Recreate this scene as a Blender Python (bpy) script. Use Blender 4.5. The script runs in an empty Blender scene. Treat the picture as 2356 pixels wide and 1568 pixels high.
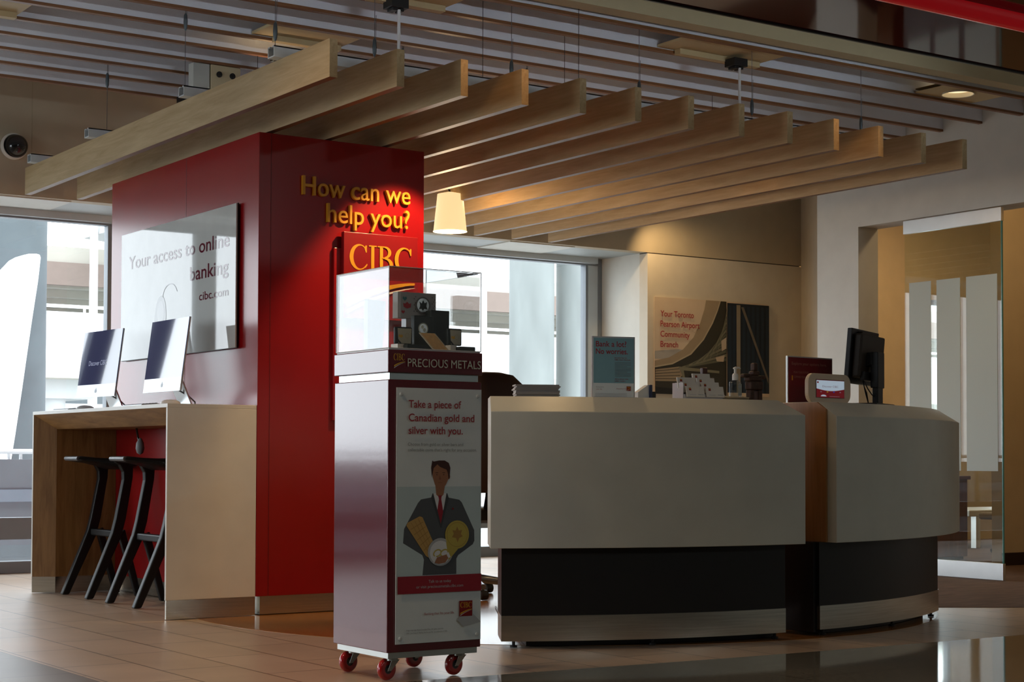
import bpy, bmesh, math, random
from mathutils import Vector, Matrix
random.seed(7)
D = bpy.data
SC = bpy.context.scene
COL = SC.collection
rad, sin, cos, pi = math.radians, math.sin, math.cos, math.pi

# ------------------------------------------------------------------ camera, sky, exposure
cam = D.cameras.new('camera'); cam_o = D.objects.new('camera', cam); COL.objects.link(cam_o)
YAW, PITCH, ROLL = rad(55.787), 0.031147, 0.003324
fw = Vector((cos(YAW)*cos(PITCH), sin(YAW)*cos(PITCH), sin(PITCH)))
rt = Vector((sin(YAW), -cos(YAW), 0)); up = rt.cross(fw)
rt, up = rt*cos(ROLL)+up*sin(ROLL), up*cos(ROLL)-rt*sin(ROLL)
M = Matrix((rt, up, -fw)).transposed().to_4x4(); M.translation = (0, 0, .82)
cam_o.matrix_world = M
cam.sensor_width = 36; cam.lens = 3916.9/2356*36
cam.shift_y = (932.3-784)/2356; cam.clip_start = .05; cam.clip_end = 500
SC.camera = cam_o

w = D.worlds.new('sky'); SC.world = w; w.use_nodes = True
nt = w.node_tree; nt.nodes.clear()
bg = nt.nodes.new('ShaderNodeBackground'); wo = nt.nodes.new('ShaderNodeOutputWorld')
bg.inputs['Color'].default_value = (.86, .94, 1, 1); bg.inputs['Strength'].default_value = 5.0
nt.links.new(bg.outputs[0], wo.inputs[0])
SC.view_settings.view_transform = 'Standard'; SC.view_settings.look = 'None'
SC.view_settings.exposure = 0.0; SC.view_settings.gamma = 1
SC.cycles.use_denoising = True
SC.cycles.max_bounces = 9; SC.cycles.diffuse_bounces = 5; SC.cycles.glossy_bounces = 5
SC.cycles.transmission_bounces = 8; SC.cycles.transparent_max_bounces = 24
SC.cycles.sample_clamp_indirect = 6.0
SC.cycles.caustics_reflective = False; SC.cycles.caustics_refractive = False

def lamp(name, kind, loc, energy, color=(1, .72, .42), target=None, **kw):
    l = D.lights.new(name, kind); l.energy = energy; l.color = color
    for k, v in kw.items(): setattr(l, k, v)
    o = D.objects.new(name, l); COL.objects.link(o); o.location = loc
    if target is not None:
        o.rotation_euler = (Vector(target)-Vector(loc)).to_track_quat('-Z', 'Y').to_euler()
    return o
# unseen hall lamps added: warm over the left floor, cool fill for front faces
for x, y, e, c in ((1.0, 4.8, 100, (1, .70, .42)), (2.4, 6.6, 72, (1, .68, .38)), (5.0, 3.0, 3, (1, .80, .55)), (7.6, 4.6, 3, (1, .80, .55)), (3.5, .8, 20, (.92, 1, .95)), (7.5, .8, 20, (.92, 1, .95)), (3, -3, 80, (.90, 1, 1)), (7.5, -3, 90, (.90, 1, 1))):
    lamp('concourse_fill', 'SPOT', (x, y, 3.55), e, c, (x, 7 if y < -1 else y, .6 if y < -1 else 0), spot_size=rad(84 if y < -1 else 130), spot_blend=.7, shadow_soft_size=.15)
# unseen fill strip added on top of the red canopy, washing the white baffles
lamp('baffle_fill_strip', 'AREA', (4.6, 4.0, 2.50), 2.2, (.80, .90, 1), (4.6, 9.0, 3.36), shape='RECTANGLE', size=6.5, size_y=.06, spread=rad(20))
# window portals (they only steer the sky light through the openings)
for x0, x1 in ((-8, 3.2), (3.2, 9.08)):
    p = lamp('window_portal', 'AREA', ((x0+x1)/2, 11.95, 1.27), 1, (1, 1, 1), ((x0+x1)/2, 0, 1.27), shape='RECTANGLE', size=x1-x0, size_y=2.5)
    p.data.cycles.is_portal = True

# ------------------------------------------------------------------ materials
MATS = {}
def mat(name, col=(.5, .5, .5), rough=.5, metal=0, spec=.5, coat=0, noise=None, emit=None, bump=None, trans=0, ior=1.45, stretch=(1, 1, 1), aniso=0):
    if name in MATS: return MATS[name]
    m = D.materials.new(name); m.use_nodes = True; MATS[name] = m
    N, L = m.node_tree.nodes, m.node_tree.links
    b = N['Principled BSDF']
    b.inputs['Base Color'].default_value = (*col, 1); b.inputs['Roughness'].default_value = rough
    b.inputs['Metallic'].default_value = metal; b.inputs['Specular IOR Level'].default_value = spec
    b.inputs['Coat Weight'].default_value = coat; b.inputs['Coat Roughness'].default_value = .06
    b.inputs['Transmission Weight'].default_value = trans; b.inputs['IOR'].default_value = ior
    b.inputs['Anisotropic'].default_value = aniso
    if emit: b.inputs['Emission Color'].default_value = (*emit[0], 1); b.inputs['Emission Strength'].default_value = emit[1]
    tc = N.new('ShaderNodeTexCoord'); mp = N.new('ShaderNodeMapping'); mp.inputs['Scale'].default_value = stretch
    L.new(tc.outputs['Object'], mp.inputs['Vector'])
    s, amt = noise or (6, .04)
    n = N.new('ShaderNodeTexNoise'); n.inputs['Scale'].default_value = s; n.inputs['Detail'].default_value = 6
    L.new(mp.outputs[0], n.inputs['Vector'])
    r = N.new('ShaderNodeMapRange'); r.inputs['From Min'].default_value = .3; r.inputs['From Max'].default_value = .7
    r.inputs['To Min'].default_value = 1-amt; r.inputs['To Max'].default_value = 1+amt
    L.new(n.outputs['Fac'], r.inputs['Value'])
    mx = N.new('ShaderNodeVectorMath'); mx.operation = 'SCALE'; mx.inputs[0].default_value = col
    L.new(r.outputs[0], mx.inputs['Scale']); L.new(mx.outputs[0], b.inputs['Base Color'])
    if bump:
        bp = N.new('ShaderNodeBump'); bp.inputs['Strength'].default_value = bump; bp.inputs['Distance'].default_value = .004
        L.new(n.outputs['Fac'], bp.inputs['Height']); L.new(bp.outputs[0], b.inputs['Normal'])
    return m

def wood(name, c1, c2, stretch, rough=.45, scale=3.0, coat=0):
    if name in MATS: return MATS[name]
    m = D.materials.new(name); m.use_nodes = True; MATS[name] = m
    N, L = m.node_tree.nodes, m.node_tree.links; b = N['Principled BSDF']
    tc = N.new('ShaderNodeTexCoord'); mp = N.new('ShaderNodeMapping'); mp.inputs['Scale'].default_value = stretch
    L.new(tc.outputs['Object'], mp.inputs['Vector'])
    n = N.new('ShaderNodeTexNoise'); n.inputs['Scale'].default_value = scale; n.inputs['Detail'].default_value = 9; n.inputs['Distortion'].default_value = .5
    n.inputs['Roughness'].default_value = .65
    L.new(mp.outputs[0], n.inputs['Vector'])
    r = N.new('ShaderNodeValToRGB'); r.color_ramp.elements[0].position = .33; r.color_ramp.elements[1].position = .68
    r.color_ramp.elements[0].color = (*c1, 1); r.color_ramp.elements[1].color = (*c2, 1)
    L.new(n.outputs['Fac'], r.inputs[0]); L.new(r.outputs[0], b.inputs['Base Color'])
    b.inputs['Roughness'].default_value = rough; b.inputs['Coat Weight'].default_value = coat
    return m

def glass(name, tint=(1, 1, 1), refl=1.0, ior=1.5):
    if name in MATS: return MATS[name]
    m = D.materials.new(name); m.use_nodes = True; MATS[name] = m
    N, L = m.node_tree.nodes, m.node_tree.links; N.clear()
    o = N.new('ShaderNodeOutputMaterial'); t = N.new('ShaderNodeBsdfTransparent'); g = N.new('ShaderNodeBsdfGlossy')
    t.inputs[0].default_value = (*tint, 1); g.inputs['Roughness'].default_value = .0
    f = N.new('ShaderNodeFresnel'); ge = N.new('ShaderNodeNewGeometry'); mi = N.new('ShaderNodeMapRange')
    mi.inputs['To Min'].default_value = ior; mi.inputs['To Max'].default_value = 1/ior      # same reflectance on both faces of a sheet
    L.new(ge.outputs['Backfacing'], mi.inputs['Value']); L.new(mi.outputs[0], f.inputs[0])
    k = N.new('ShaderNodeMath'); k.operation = 'MULTIPLY'; k.inputs[1].default_value = refl; k.use_clamp = True
    mx = N.new('ShaderNodeMixShader'); L.new(f.outputs[0], k.inputs[0]); L.new(k.outputs[0], mx.inputs[0])
    L.new(t.outputs[0], mx.inputs[1]); L.new(g.outputs[0], mx.inputs[2]); L.new(mx.outputs[0], o.inputs[0])
    return m

def translucent(name, col, t=.5):
    if name in MATS: return MATS[name]
    m = D.materials.new(name); m.use_nodes = True; MATS[name] = m
    N, L = m.node_tree.nodes, m.node_tree.links; N.clear()
    o = N.new('ShaderNodeOutputMaterial'); a = N.new('ShaderNodeBsdfDiffuse'); b = N.new('ShaderNodeBsdfTranslucent')
    a.inputs[0].default_value = (*col, 1); b.inputs[0].default_value = (*col, 1)
    mx = N.new('ShaderNodeMixShader'); mx.inputs[0].default_value = t
    L.new(a.outputs[0], mx.inputs[1]); L.new(b.outputs[0], mx.inputs[2]); L.new(mx.outputs[0], o.inputs[0])
    return m

def tile_mat(name, c1, c2, cm, bw, bh, off, rough=.32, speck=None):
    m = D.materials.new(name); m.use_nodes = True; MATS[name] = m
    N, L = m.node_tree.nodes, m.node_tree.links; b = N['Principled BSDF']
    tc = N.new('ShaderNodeTexCoord'); sx = N.new('ShaderNodeSeparateXYZ'); cx = N.new('ShaderNodeCombineXYZ')
    L.new(tc.outputs['Object'], sx.inputs[0])
    ax = N.new('ShaderNodeMath'); ax.operation = 'ADD'; ax.inputs[1].default_value = 50*bw-off[1]
    ay = N.new('ShaderNodeMath'); ay.operation = 'ADD'; ay.inputs[1].default_value = 100*bh-off[0]
    L.new(sx.outputs['Y'], ax.inputs[0]); L.new(sx.outputs['X'], ay.inputs[0])
    L.new(ax.outputs[0], cx.inputs['X']); L.new(ay.outputs[0], cx.inputs['Y'])
    br = N.new('ShaderNodeTexBrick'); br.offset = .5; br.squash = 1
    for k, v in (('Scale', 1), ('Mortar Size', .0042), ('Mortar Smooth', .2), ('Bias', 0), ('Brick Width', bw), ('Row Height', bh)): br.inputs[k].default_value = v
    br.inputs['Color1'].default_value = (*c1, 1); br.inputs['Color2'].default_value = (*c2, 1); br.inputs['Mortar'].default_value = (*cm, 1)
    L.new(cx.outputs[0], br.inputs['Vector'])
    n = N.new('ShaderNodeTexNoise'); n.inputs['Scale'].default_value = speck or 2.5; n.inputs['Detail'].default_value = 5
    L.new(tc.outputs['Object'], n.inputs['Vector'])
    r = N.new('ShaderNodeMapRange'); r.inputs['From Min'].default_value = .3; r.inputs['From Max'].default_value = .7
    a = .45 if speck else .1
    r.inputs['To Min'].default_value = 1-a; r.inputs['To Max'].default_value = 1+a; L.new(n.outputs['Fac'], r.inputs['Value'])
    v = N.new('ShaderNodeVectorMath'); v.operation = 'SCALE'; L.new(br.outputs['Color'], v.inputs[0]); L.new(r.outputs[0], v.inputs['Scale'])
    L.new(v.outputs[0], b.inputs['Base Color']); b.inputs['Roughness'].default_value = rough
    return m

WALL = mat('wall_paint_cream', (.62, .57, .46), .7)
WALLW = mat('wall_paint_white', (.68, .68, .62), .6)
TAN = mat('wall_paint_tan', (.58, .45, .27), .7)
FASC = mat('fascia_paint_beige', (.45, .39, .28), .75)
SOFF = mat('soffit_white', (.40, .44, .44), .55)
CEIL = mat('ceiling_white', (.74, .73, .76), .6)
CEILD = mat('ceiling_hall', (.35, .34, .33), .7)
BAFW = mat('baffle_white', (.76, .78, .83), .55)
OAKTRIM = wood('baffle_wood_edge', (.17, .065, .02), (.27, .115, .038), (.6, 8, 8))
MAPLE = wood('maple_slat', (.42, .29, .135), (.58, .43, .235), (9, .7, 9), .5)
OAK = wood('oak_lining', (.20, .095, .028), (.36, .19, .065), (10, 10, 1.0), .45)
OAKH = wood('oak_underside', (.20, .095, .028), (.40, .22, .08), (7, 1.2, 7), .45)
DWOOD = wood('desk_oak_end', (.34, .15, .04), (.48, .23, .075), (12, 12, .8), .42)
RED = mat('pillar_red', (.30, .004, .006), .24, spec=.75, noise=(3, .05))
LRED = mat('logo_red', (.25, .005, .008), .35)
DRED = mat('print_red', (.32, .012, .025), .5)
MAROON = mat('cart_maroon', (.135, .008, .016), .13, spec=.9, coat=.6, bump=.02, noise=(60, .04))
YEL = mat('letter_yellow', (.72, .33, .02), .4)
GOLDY = mat('print_gold', (.75, .42, .03), .5)
STEEL = mat('brushed_steel', (.60, .57, .50), .26, 1, noise=(4, .12), stretch=(1, 1, 40))
STEELB = mat('satin_aluminium', (.78, .80, .80), .3, 1)
WHT = mat('white_laminate', (.74, .72, .66), .38)
DESKW = mat('desk_laminate', (.68, .68, .58), .32, spec=.5)
BLACKP = mat('black_plastic', (.012, .012, .013), .38)
KICK = mat('added_block_black', (.014, .012, .011), .4)
PRW = mat('print_white', (.76, .83, .84), .5)
GREYP = mat('grey_plastic', (.25, .26, .27), .5)
GLASSC = glass('clear_glass')
ACRY = glass('acrylic', (.985, .99, .99), 1.7, 1.5)
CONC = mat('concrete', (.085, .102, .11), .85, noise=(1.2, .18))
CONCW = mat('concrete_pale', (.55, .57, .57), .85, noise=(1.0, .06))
CONCT = mat('concrete_tan', (.42, .40, .35), .85, noise=(.6, .12))
FRAME = mat('window_frame_grey', (.20, .23, .26), .45)
FRAMEL = mat('window_frame_light', (.55, .62, .66), .4)

# ------------------------------------------------------------------ mesh helpers
class G:
    def __init__(s): s.v = []; s.f = []; s.m = []
    def face(s, pts, m=0):
        i = len(s.v); s.v += [tuple(p) for p in pts]; s.f.append(tuple(range(i, i+len(pts)))); s.m.append(m); return s
    def add(s, vs, fs, m=0):
        i = len(s.v); s.v += [tuple(p) for p in vs]
        for f in fs: s.f.append(tuple(i+k for k in f)); s.m.append(m)
        return s
    def box(s, x0, x1, y0, y1, z0, z1, m=0):
        v = [(x, y, z) for z in (z0, z1) for y in (y0, y1) for x in (x0, x1)]
        return s.add(v, [(0, 2, 3, 1), (4, 5, 7, 6), (0, 1, 5, 4), (2, 6, 7, 3), (0, 4, 6, 2), (1, 3, 7, 5)], m)
    def prism(s, a, b, m=0):
        n = len(a); v = list(a)+list(b)
        fs = [tuple(reversed(range(n))), tuple(range(n, 2*n))]+[(i, (i+1) % n, n+(i+1) % n, n+i) for i in range(n)]
        return s.add(v, fs, m)
    def rings(s, rs, m=0, caps=True, close=True):
        n = len(rs[0]); v = [p for r in rs for p in r]; fs = []
        for k in range(len(rs)-1):
            for i in range(n if close else n-1):
                j = (i+1) % n; fs.append((k*n+i, k*n+j, (k+1)*n+j, (k+1)*n+i))
        if caps: fs += [tuple(reversed(range(n))), tuple(range((len(rs)-1)*n, len(rs)*n))]
        return s.add(v, fs, m)
    def lathe(s, prof, c=(0, 0, 0), n=28, m=0, axis='Z', caps=True, sx=1, sy=1):
        rs = []
        for r, h in prof:
            ring = []
            for i in range(n):
                a = 2*pi*i/n; x, y = r*cos(a)*sx, r*sin(a)*sy
                p = {'Z': (x, y, h), 'X': (h, x, y), 'Y': (x, h, y)}[axis]
                ring.append((c[0]+p[0], c[1]+p[1], c[2]+p[2]))
            rs.append(ring)
        return s.rings(rs, m, caps)
    def tube(s, pts, r, n=10, m=0):
        pts = [Vector(p) for p in pts]; rs = []
        for i, p in enumerate(pts):
            t = (pts[min(i+1, len(pts)-1)]-pts[max(i-1, 0)]).normalized()
            a = t.cross(Vector((0, 0, 1)) if abs(t.z) < .9 else Vector((1, 0, 0))).normalized(); b = t.cross(a)
            rr = r[i] if isinstance(r, (list, tuple)) else r
            rs.append([tuple(p+a*rr*cos(2*pi*k/n)+b*rr*sin(2*pi*k/n)) for k in range(n)])
        return s.rings(rs, m)
    def build(s, name, mats, parent=None, bevel=0, smooth=None, world=True, seg=2):
        me = D.meshes.new(name)
        off = Vector(parent_loc(parent)) if (parent and world) else Vector()
        me.from_pydata([tuple(Vector(p)-off) for p in s.v], [], s.f)
        for mm in (mats if isinstance(mats, (list, tuple)) else [mats]): me.materials.append(mm)
        for p, i in zip(me.polygons, s.m): p.material_index = i
        bm = bmesh.new(); bm.from_mesh(me); bmesh.ops.recalc_face_normals(bm, faces=bm.faces[:]) if getattr(s, 'recalc', True) else None
        bm.to_mesh(me); bm.free()
        if smooth:
            for p in me.polygons: p.use_smooth = True
            me.set_sharp_from_angle(angle=rad(smooth))
        o = D.objects.new(name, me); COL.objects.link(o)
        if parent: o.parent = parent
        if bevel:
            b = o.modifiers.new('Bevel', 'BEVEL'); b.width = bevel; b.segments = seg; b.limit_method = 'ANGLE'; b.angle_limit = rad(40)
        return o

def parent_loc(o):
    L = Vector()
    while o: L += o.location; o = o.parent
    return L

def tag(o, label, cat, group=None):
    o['label'] = label; o['category'] = cat
    if group: o['group'] = group
    return o
def struct(o): o['kind'] = 'structure'; return o
def thing(name, loc, label, cat, group=None, rz=0):
    o = D.objects.new(name, None); COL.objects.link(o); o.location = loc; o.rotation_euler = (0, 0, rz)
    o.empty_display_size = .1
    return tag(o, label, cat, group)
def dup(root, loc, label, rz=None, group=None):
    r = root.copy(); COL.objects.link(r); r.location = loc; r['label'] = label
    if rz is not None: r.rotation_euler = (0, 0, rz)
    if group: r['group'] = group
    for ch in list(root.children):
        c = ch.copy(); COL.objects.link(c); c.parent = r
        for g in list(ch.children):
            d = g.copy(); COL.objects.link(d); d.parent = c
    return r
def room(name, mats, *boxes, bevel=0):
    g = G()
    for b in boxes: g.box(*b)
    return struct(g.build(name, mats, bevel=bevel))

# flat printed artwork / lettering laid on a face: frame = origin, right, up, outward normal
class Frame:
    def __init__(s, o, u, v, n): s.o, s.u, s.v, s.n = map(Vector, (o, u, v, n))
    def p(s, a, b, d=0): return tuple(s.o+s.u*a+s.v*b+s.n*d)
def front(y, x0=0, z0=0): return Frame((x0, y, z0), (1, 0, 0), (0, 0, 1), (0, -1, 0))      # faces -Y
def side(x, y0=0, z0=0): return Frame((x, y0, z0), (0, -1, 0), (0, 0, 1), (-1, 0, 0))       # faces -X

_tc = {}
def text_mesh(body, bold=0, extrude=0):
    key = (body, bold, extrude)
    if key not in _tc:
        c = D.curves.new('t', 'FONT'); c.body = body; c.size = 1; c.offset = bold; c.extrude = extrude; c.resolution_u = 5
        o = D.objects.new('t', c); COL.objects.link(o)
        bpy.context.view_layer.update()
        me = o.evaluated_get(bpy.context.evaluated_depsgraph_get()).to_mesh()
        _tc[key] = ([tuple(v.co) for v in me.vertices], [tuple(p.vertices) for p in me.polygons])
        o.evaluated_get(bpy.context.evaluated_depsgraph_get()).to_mesh_clear()
        D.objects.remove(o); D.curves.remove(c)
    return _tc[key]

class Art:
    def __init__(s, fr, d0=.0006, step=.00025):
        s.fr, s.d, s.step = fr, d0, step; s.g = G(); s.g.recalc = False; s.mats = []
    def mi(s, m):
        if m not in s.mats: s.mats.append(m)
        return s.mats.index(m)
    def poly(s, m, pts):
        s.d += s.step
        ar = sum(pts[i][0]*pts[(i+1) % len(pts)][1]-pts[(i+1) % len(pts)][0]*pts[i][1] for i in range(len(pts)))
        if ar < 0: pts = pts[::-1]
        s.g.face([s.fr.p(a, b, s.d) for a, b in pts], s.mi(m)); return s
    def rect(s, m, a0, a1, b0, b1): return s.poly(m, [(a0, b0), (a1, b0), (a1, b1), (a0, b1)])
    def ell(s, m, a, b, ra, rb, n=28, a0=0, a1=360, rot=0):
        pts = []
        for i in range(n):
            t = rad(a0+(a1-a0)*i/(n if a1-a0 == 360 else n-1)); x, y = ra*cos(t), rb*sin(t); c, q = cos(rad(rot)), sin(rad(rot))
            pts.append((a+x*c-y*q, b+x*q+y*c))
        return s.poly(m, pts)
    def strip(s, m, A, B):
        s.d += s.step
        for i in range(len(A)-1):
            s.g.face([s.fr.p(*q, s.d) for q in (A[i], B[i], B[i+1], A[i+1])], s.mi(m))
        return s
    def text(s, m, body, a, b, cap, width=None, align='l', bold=0, extrude=0):
        """left (or right/centre) edge a, baseline b, cap height, optional total width"""
        s.d += s.step
        vs, fs = text_mesh(body, bold, extrude)
        hv, _ = text_mesh('H'); ch = max(v[1] for v in hv)
        xs = [v[0] for v in vs]; x0, x1 = min(xs), max(xs); sy = cap/ch; sx = (width/(x1-x0)) if width else sy
        w_ = (x1-x0)*sx; base = a-{'l': 0, 'r': w_, 'c': w_/2}[align]
        zs = extrude*sy
        s.g.add([s.fr.p(base+(v[0]-x0)*sx, b+v[1]*sy, s.d+(v[2]*sy+zs if extrude else 0)) for v in vs], fs, s.mi(m)); return s
    def build(s, name, parent=None): return s.g.build(name, s.mats, parent)

def arc(cx, cy, ra, rb, t0, t1, n=22): return [(cx+ra*cos(rad(t0+(t1-t0)*i/n)), cy+rb*sin(rad(t0+(t1-t0)*i/n))) for i in range(n+1)]
def bank_letters(art, m, a, b, w_, h):
    """four serif capitals C I B C in a box"""
    def C(x, cw):
        art.strip(m, arc(x+cw*.52, b+h*.5, cw*.5, h*.52, 42, 318), arc(x+cw*.58, b+h*.5, cw*.36, h*.46, 48, 312))
        art.poly(m, [(x+cw*.84, b+h*.98), (x+cw*.91, b+h*.98), (x+cw*.91, b+h*.70), (x+cw*.86, b+h*.70), (x+cw*.80, b+h*.84)])
        art.poly(m, [(x+cw*.80, b+h*.13), (x+cw*.93, b+h*.26), (x+cw*.95, b+h*.20), (x+cw*.84, b+h*.07)])
    C(a, w_*.30)
    x = a+w_*.305
    art.rect(m, x+w_*.035, x+w_*.085, b, b+h); art.rect(m, x, x+w_*.12, b, b+h*.05); art.rect(m, x, x+w_*.12, b+h*.95, b+h)
    x = a+w_*.44
    art.rect(m, x+w_*.035, x+w_*.085, b, b+h); art.rect(m, x, x+w_*.13, b+h*.95, b+h)
    art.strip(m, arc(x+w_*.12, b+h*.76, w_*.095, h*.24, 90, -90, 12), arc(x+w_*.11, b+h*.76, w_*.055, h*.18, 90, -90, 12))
    art.strip(m, arc(x+w_*.12, b+h*.27, w_*.125, h*.28, 90, -90, 12), arc(x+w_*.11, b+h*.27, w_*.078, h*.21, 90, -90, 12))
    art.rect(m, x+w_*.07, x+w_*.125, b+h*.95, b+h); art.rect(m, x+w_*.07, x+w_*.125, b, b+h*.06); art.rect(m, x+w_*.07, x+w_*.125, b+h*.50, b+h*.55)
    C(a+w_*.70, w_*.30)
def swoosh(art, a, b, w_, h, my, mw):
    A = [(a+w_*t, b+h*(.30+.70*(1-(1-t)**1.7))) for t in [i/14 for i in range(15)]]
    B = [(p[0], p[1]-h*.30*(1-.75*i/14)) for i, p in enumerate(A)]
    Cc = [(p[0], p[1]-h*.10) for p in B]; E_ = [(p[0], p[1]-h*.14*(1-.9*i/14)) for i, p in enumerate(Cc)]
    art.strip(my, A, B); art.strip(mw, Cc, E_)
def logo(art, a, b, s, shadow=False):
    art.rect(LRED, a, a+s, b, b+s)
    bank_letters(art, GOLDY, a+s*.07, b+s*.56, s*.86, s*.34)
    swoosh(art, a+s*.05, b+s*.12, s*.9, s*.34, GOLDY, PRW)

# ------------------------------------------------------------------ setting: floors, walls, ceilings
TILE = tile_mat('beige_tile', (.50, .37, .26), (.54, .40, .29), (.15, .10, .07), .6, .297, (2.59, 7.1))
DARKT = tile_mat('dark_tile', (.16, .125, .10), (.18, .14, .11), (.08, .06, .05), .6, .6, (2.27, 6.9))
GRAN = tile_mat('granite_polished', (.17, .16, .125), (.18, .165, .13), (.10, .09, .07), 1.2, 1.2, (6.9, 4.1), .06, speck=70)
FWOOD = wood('floor_oak', (.30, .12, .03), (.42, .19, .055), (9, 1.2, 9), .14, 2.2)
CARP = wood('carpet_brown', (.07, .035, .017), (.16, .085, .045), (1.2, 8, 1), .95, 3)
room('floor', TILE, (-8.2, 16.2, -6.2, 12.2, -.12, 0))
g = G(); P = [(-8.1, -6.1), (16, -6.1), (16, 5.1), (9.2, 5.19), (6.506, 5.284), (5.494, 5.297), (4.759, 5.323), (3.71, 5.385), (2.27, 5.45), (-8.1, 5.45)]
g.prism([(x, y, -.01) for x, y in P], [(x, y, .0012) for x, y in P]); struct(g.build('floor_granite', GRAN))
room('floor_dark', DARKT, (-8.1, 2.27, 5.45, 11.9, -.01, .0012))
g = G(); g.lathe([(2.06, -.01), (2.06, .0016)], (5.6, 7.76, 0), 96); struct(g.build('floor_wood', FWOOD))
g = G(); P = [(6.6, 6.955), (7.307, 6.518), (7.713, 6.264), (9.27, 5.30), (16, 5.30), (16, 11.9), (9.6, 11.9), (9.28, 9.478), (7.6, 9.3)]
g.prism([(x, y, -.01) for x, y in P], [(x, y, .0024) for x, y in P]); struct(g.build('floor_carpet', CARP))

struct(G().box(-8.2, 16.2, -6.2, 12.1, 3.62, 3.75).build('ceiling', CEIL))
room('wall_left', WALL, (-8.2, -8, -6.2, 3.5, 0, 3.62), (-8.2, -8, 3.5, 8.5, 0, .1), (-8.2, -8, 3.5, 8.5, 3.0, 3.62), (-8.2, -8, 8.5, 12.1, 0, 3.62))
p = lamp('window_portal', 'AREA', (-7.95, 6.0, 1.55), 1, (1, 1, 1), (0, 6.0, 1.55), shape='RECTANGLE', size=5, size_y=2.9)
p.data.cycles.is_portal = True
room('wall_right', WALLW, (9.28, 9.488, 9.046, 9.478, 0, 3.62), (9.28, 9.488, 6.4, 9.046, 2.56, 3.62), (9.28, 9.488, -6, 6.4, 0, 3.62))
# back wall of the hall behind the camera
room('wall_back', mat('hall_paint_dark', (.13, .12, .10), .7), (-8, 16, -6.2, -6, 2.9, 3.62), (-8, 16, -6.2, -6, 0, 2.9))
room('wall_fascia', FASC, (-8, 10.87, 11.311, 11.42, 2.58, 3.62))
room('wall_poster', WALL, (9.083, 10.87, 11.311, 11.42, 0, 2.572))
room('trim_1', mat('shadow_gap', (.03, .03, .03), .6), (9.083, 10.86, 11.325, 11.42, 2.572, 2.58))
room('wall_return', WALLW, (9.083, 9.22, 11.42, 12.0, 0, 2.58))
g = G(); P = [(9.488, 9.478), (10.87, 11.311), (10.97, 11.311), (9.58, 9.40)]
g.prism([(x, y, 0) for x, y in P], [(x, y, 3.62) for x, y in P]); struct(g.build('wall_niche', WALL))
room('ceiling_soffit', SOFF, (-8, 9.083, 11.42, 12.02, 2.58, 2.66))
room('trim_2', mat('soffit_panel', (.62, .63, .58), .6), (-8, 4.05, 11.36, 11.80, 2.572, 2.58), (7.7, 8.35, 11.36, 11.85, 2.572, 2.58))

# window wall along the back (openings are real, glass panes in frames)
def window(name, x0, x1, posts, glassm=GLASSC):
    fr = G().box(x0, x1, 11.95, 12.03, 2.517, 2.58).box(x0, x1, 11.93, 12.05, 0, .083).box(x0, x1, 11.94, 12.04, .237, .391)
    for px, wd in posts: fr.box(px-wd/2, px+wd/2, 11.95, 12.03, .083, 2.517)
    o = struct(fr.build(name, FRAME, bevel=.003))
    G().box(x0+.01, x1-.01, 11.985, 11.993, .083, 2.52).build('pane', glassm, o)
    return o
window('window_1', -8, 4.6, [(4.57, .06), (2.405, .165), (1.3, .06), (-1.4, .07), (-3.6, .07), (-5.8, .07)])
wn = window('window_2', 4.6, 9.083, [(6.8, .06), (8.917, .025), (9.063, .04)])
struct(G().box(8.93, 9.043, 11.96, 12.02, .083, 2.55).build('trim_3', FRAMEL))
room('trim_4', FRAMEL, (-8, 9.0, 11.90, 11.95, 2.53, 2.58))

g = G().box(-8.12, -8.02, 3.5, 8.5, .1, .16).box(-8.12, -8.02, 3.5, 8.5, 2.94, 3.0)
for i in range(4): g.box(-8.12, -8.02, 3.5+4.94*i/3, 3.56+4.94*i/3, .16, 2.94)
o = struct(g.build('window_5', FRAME)); G().box(-8.075, -8.067, 3.53, 8.47, .13, 2.97).build('pane', GLASSC, o)
# meeting room beyond the glass door
room('wall_room_back', TAN, (10.9, 13.15, 11.976, 12.1, 0, 3.62), (13.62, 14.25, 11.976, 12.1, .06, 2.46), (14.9, 16, 11.976, 12.1, 0, 3.62), (13.15, 14.9, 11.976, 12.1, 2.46, 3.62), (13.15, 14.9, 11.976, 12.1, 0, .06), (13.15, 13.62, 11.976, 12.1, .06, .3))
for i, (a, b, z) in enumerate(((13.15, 13.62, .3), (14.25, 14.9, .06))):
    o = struct(G().box(a, b, 12.0, 12.06, z, z+.05).box(a, b, 12.0, 12.06, 2.41, 2.46).box(a, a+.04, 12.0, 12.06, z, 2.46).box(b-.04, b, 12.0, 12.06, z, 2.46).build('window_%d' % (i+3), FRAME))
    G().box(a+.03, b-.03, 12.03, 12.036, z+.04, 2.42).build('pane', GLASSC, o)
room('wall_room_partition', TAN, (10.62, 16, 8.816, 8.93, 0, 3.62))
room('baseboard_room', mat('baseboard_dark', (.035, .02, .013), .5), (10.60, 16, 8.80, 8.816, 0, .1))
room('wall_room_side', TAN, (16, 16.2, -6, 12.1, 0, 3.62))
room('wall_room_front', TAN, (9.488, 16, 6.2, 6.4, 0, 3.62))
lamp('room_light', 'AREA', (10.4, 7.6, 3.5), 15, (1, .68, .36), (10.4, 7.6, 0), shape='DISK', size=.5)
lamp('room_light', 'AREA', (12.2, 10.6, 3.5), 28, (1, .68, .36), (12.2, 10.3, 0), shape='DISK', size=.5)

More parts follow.
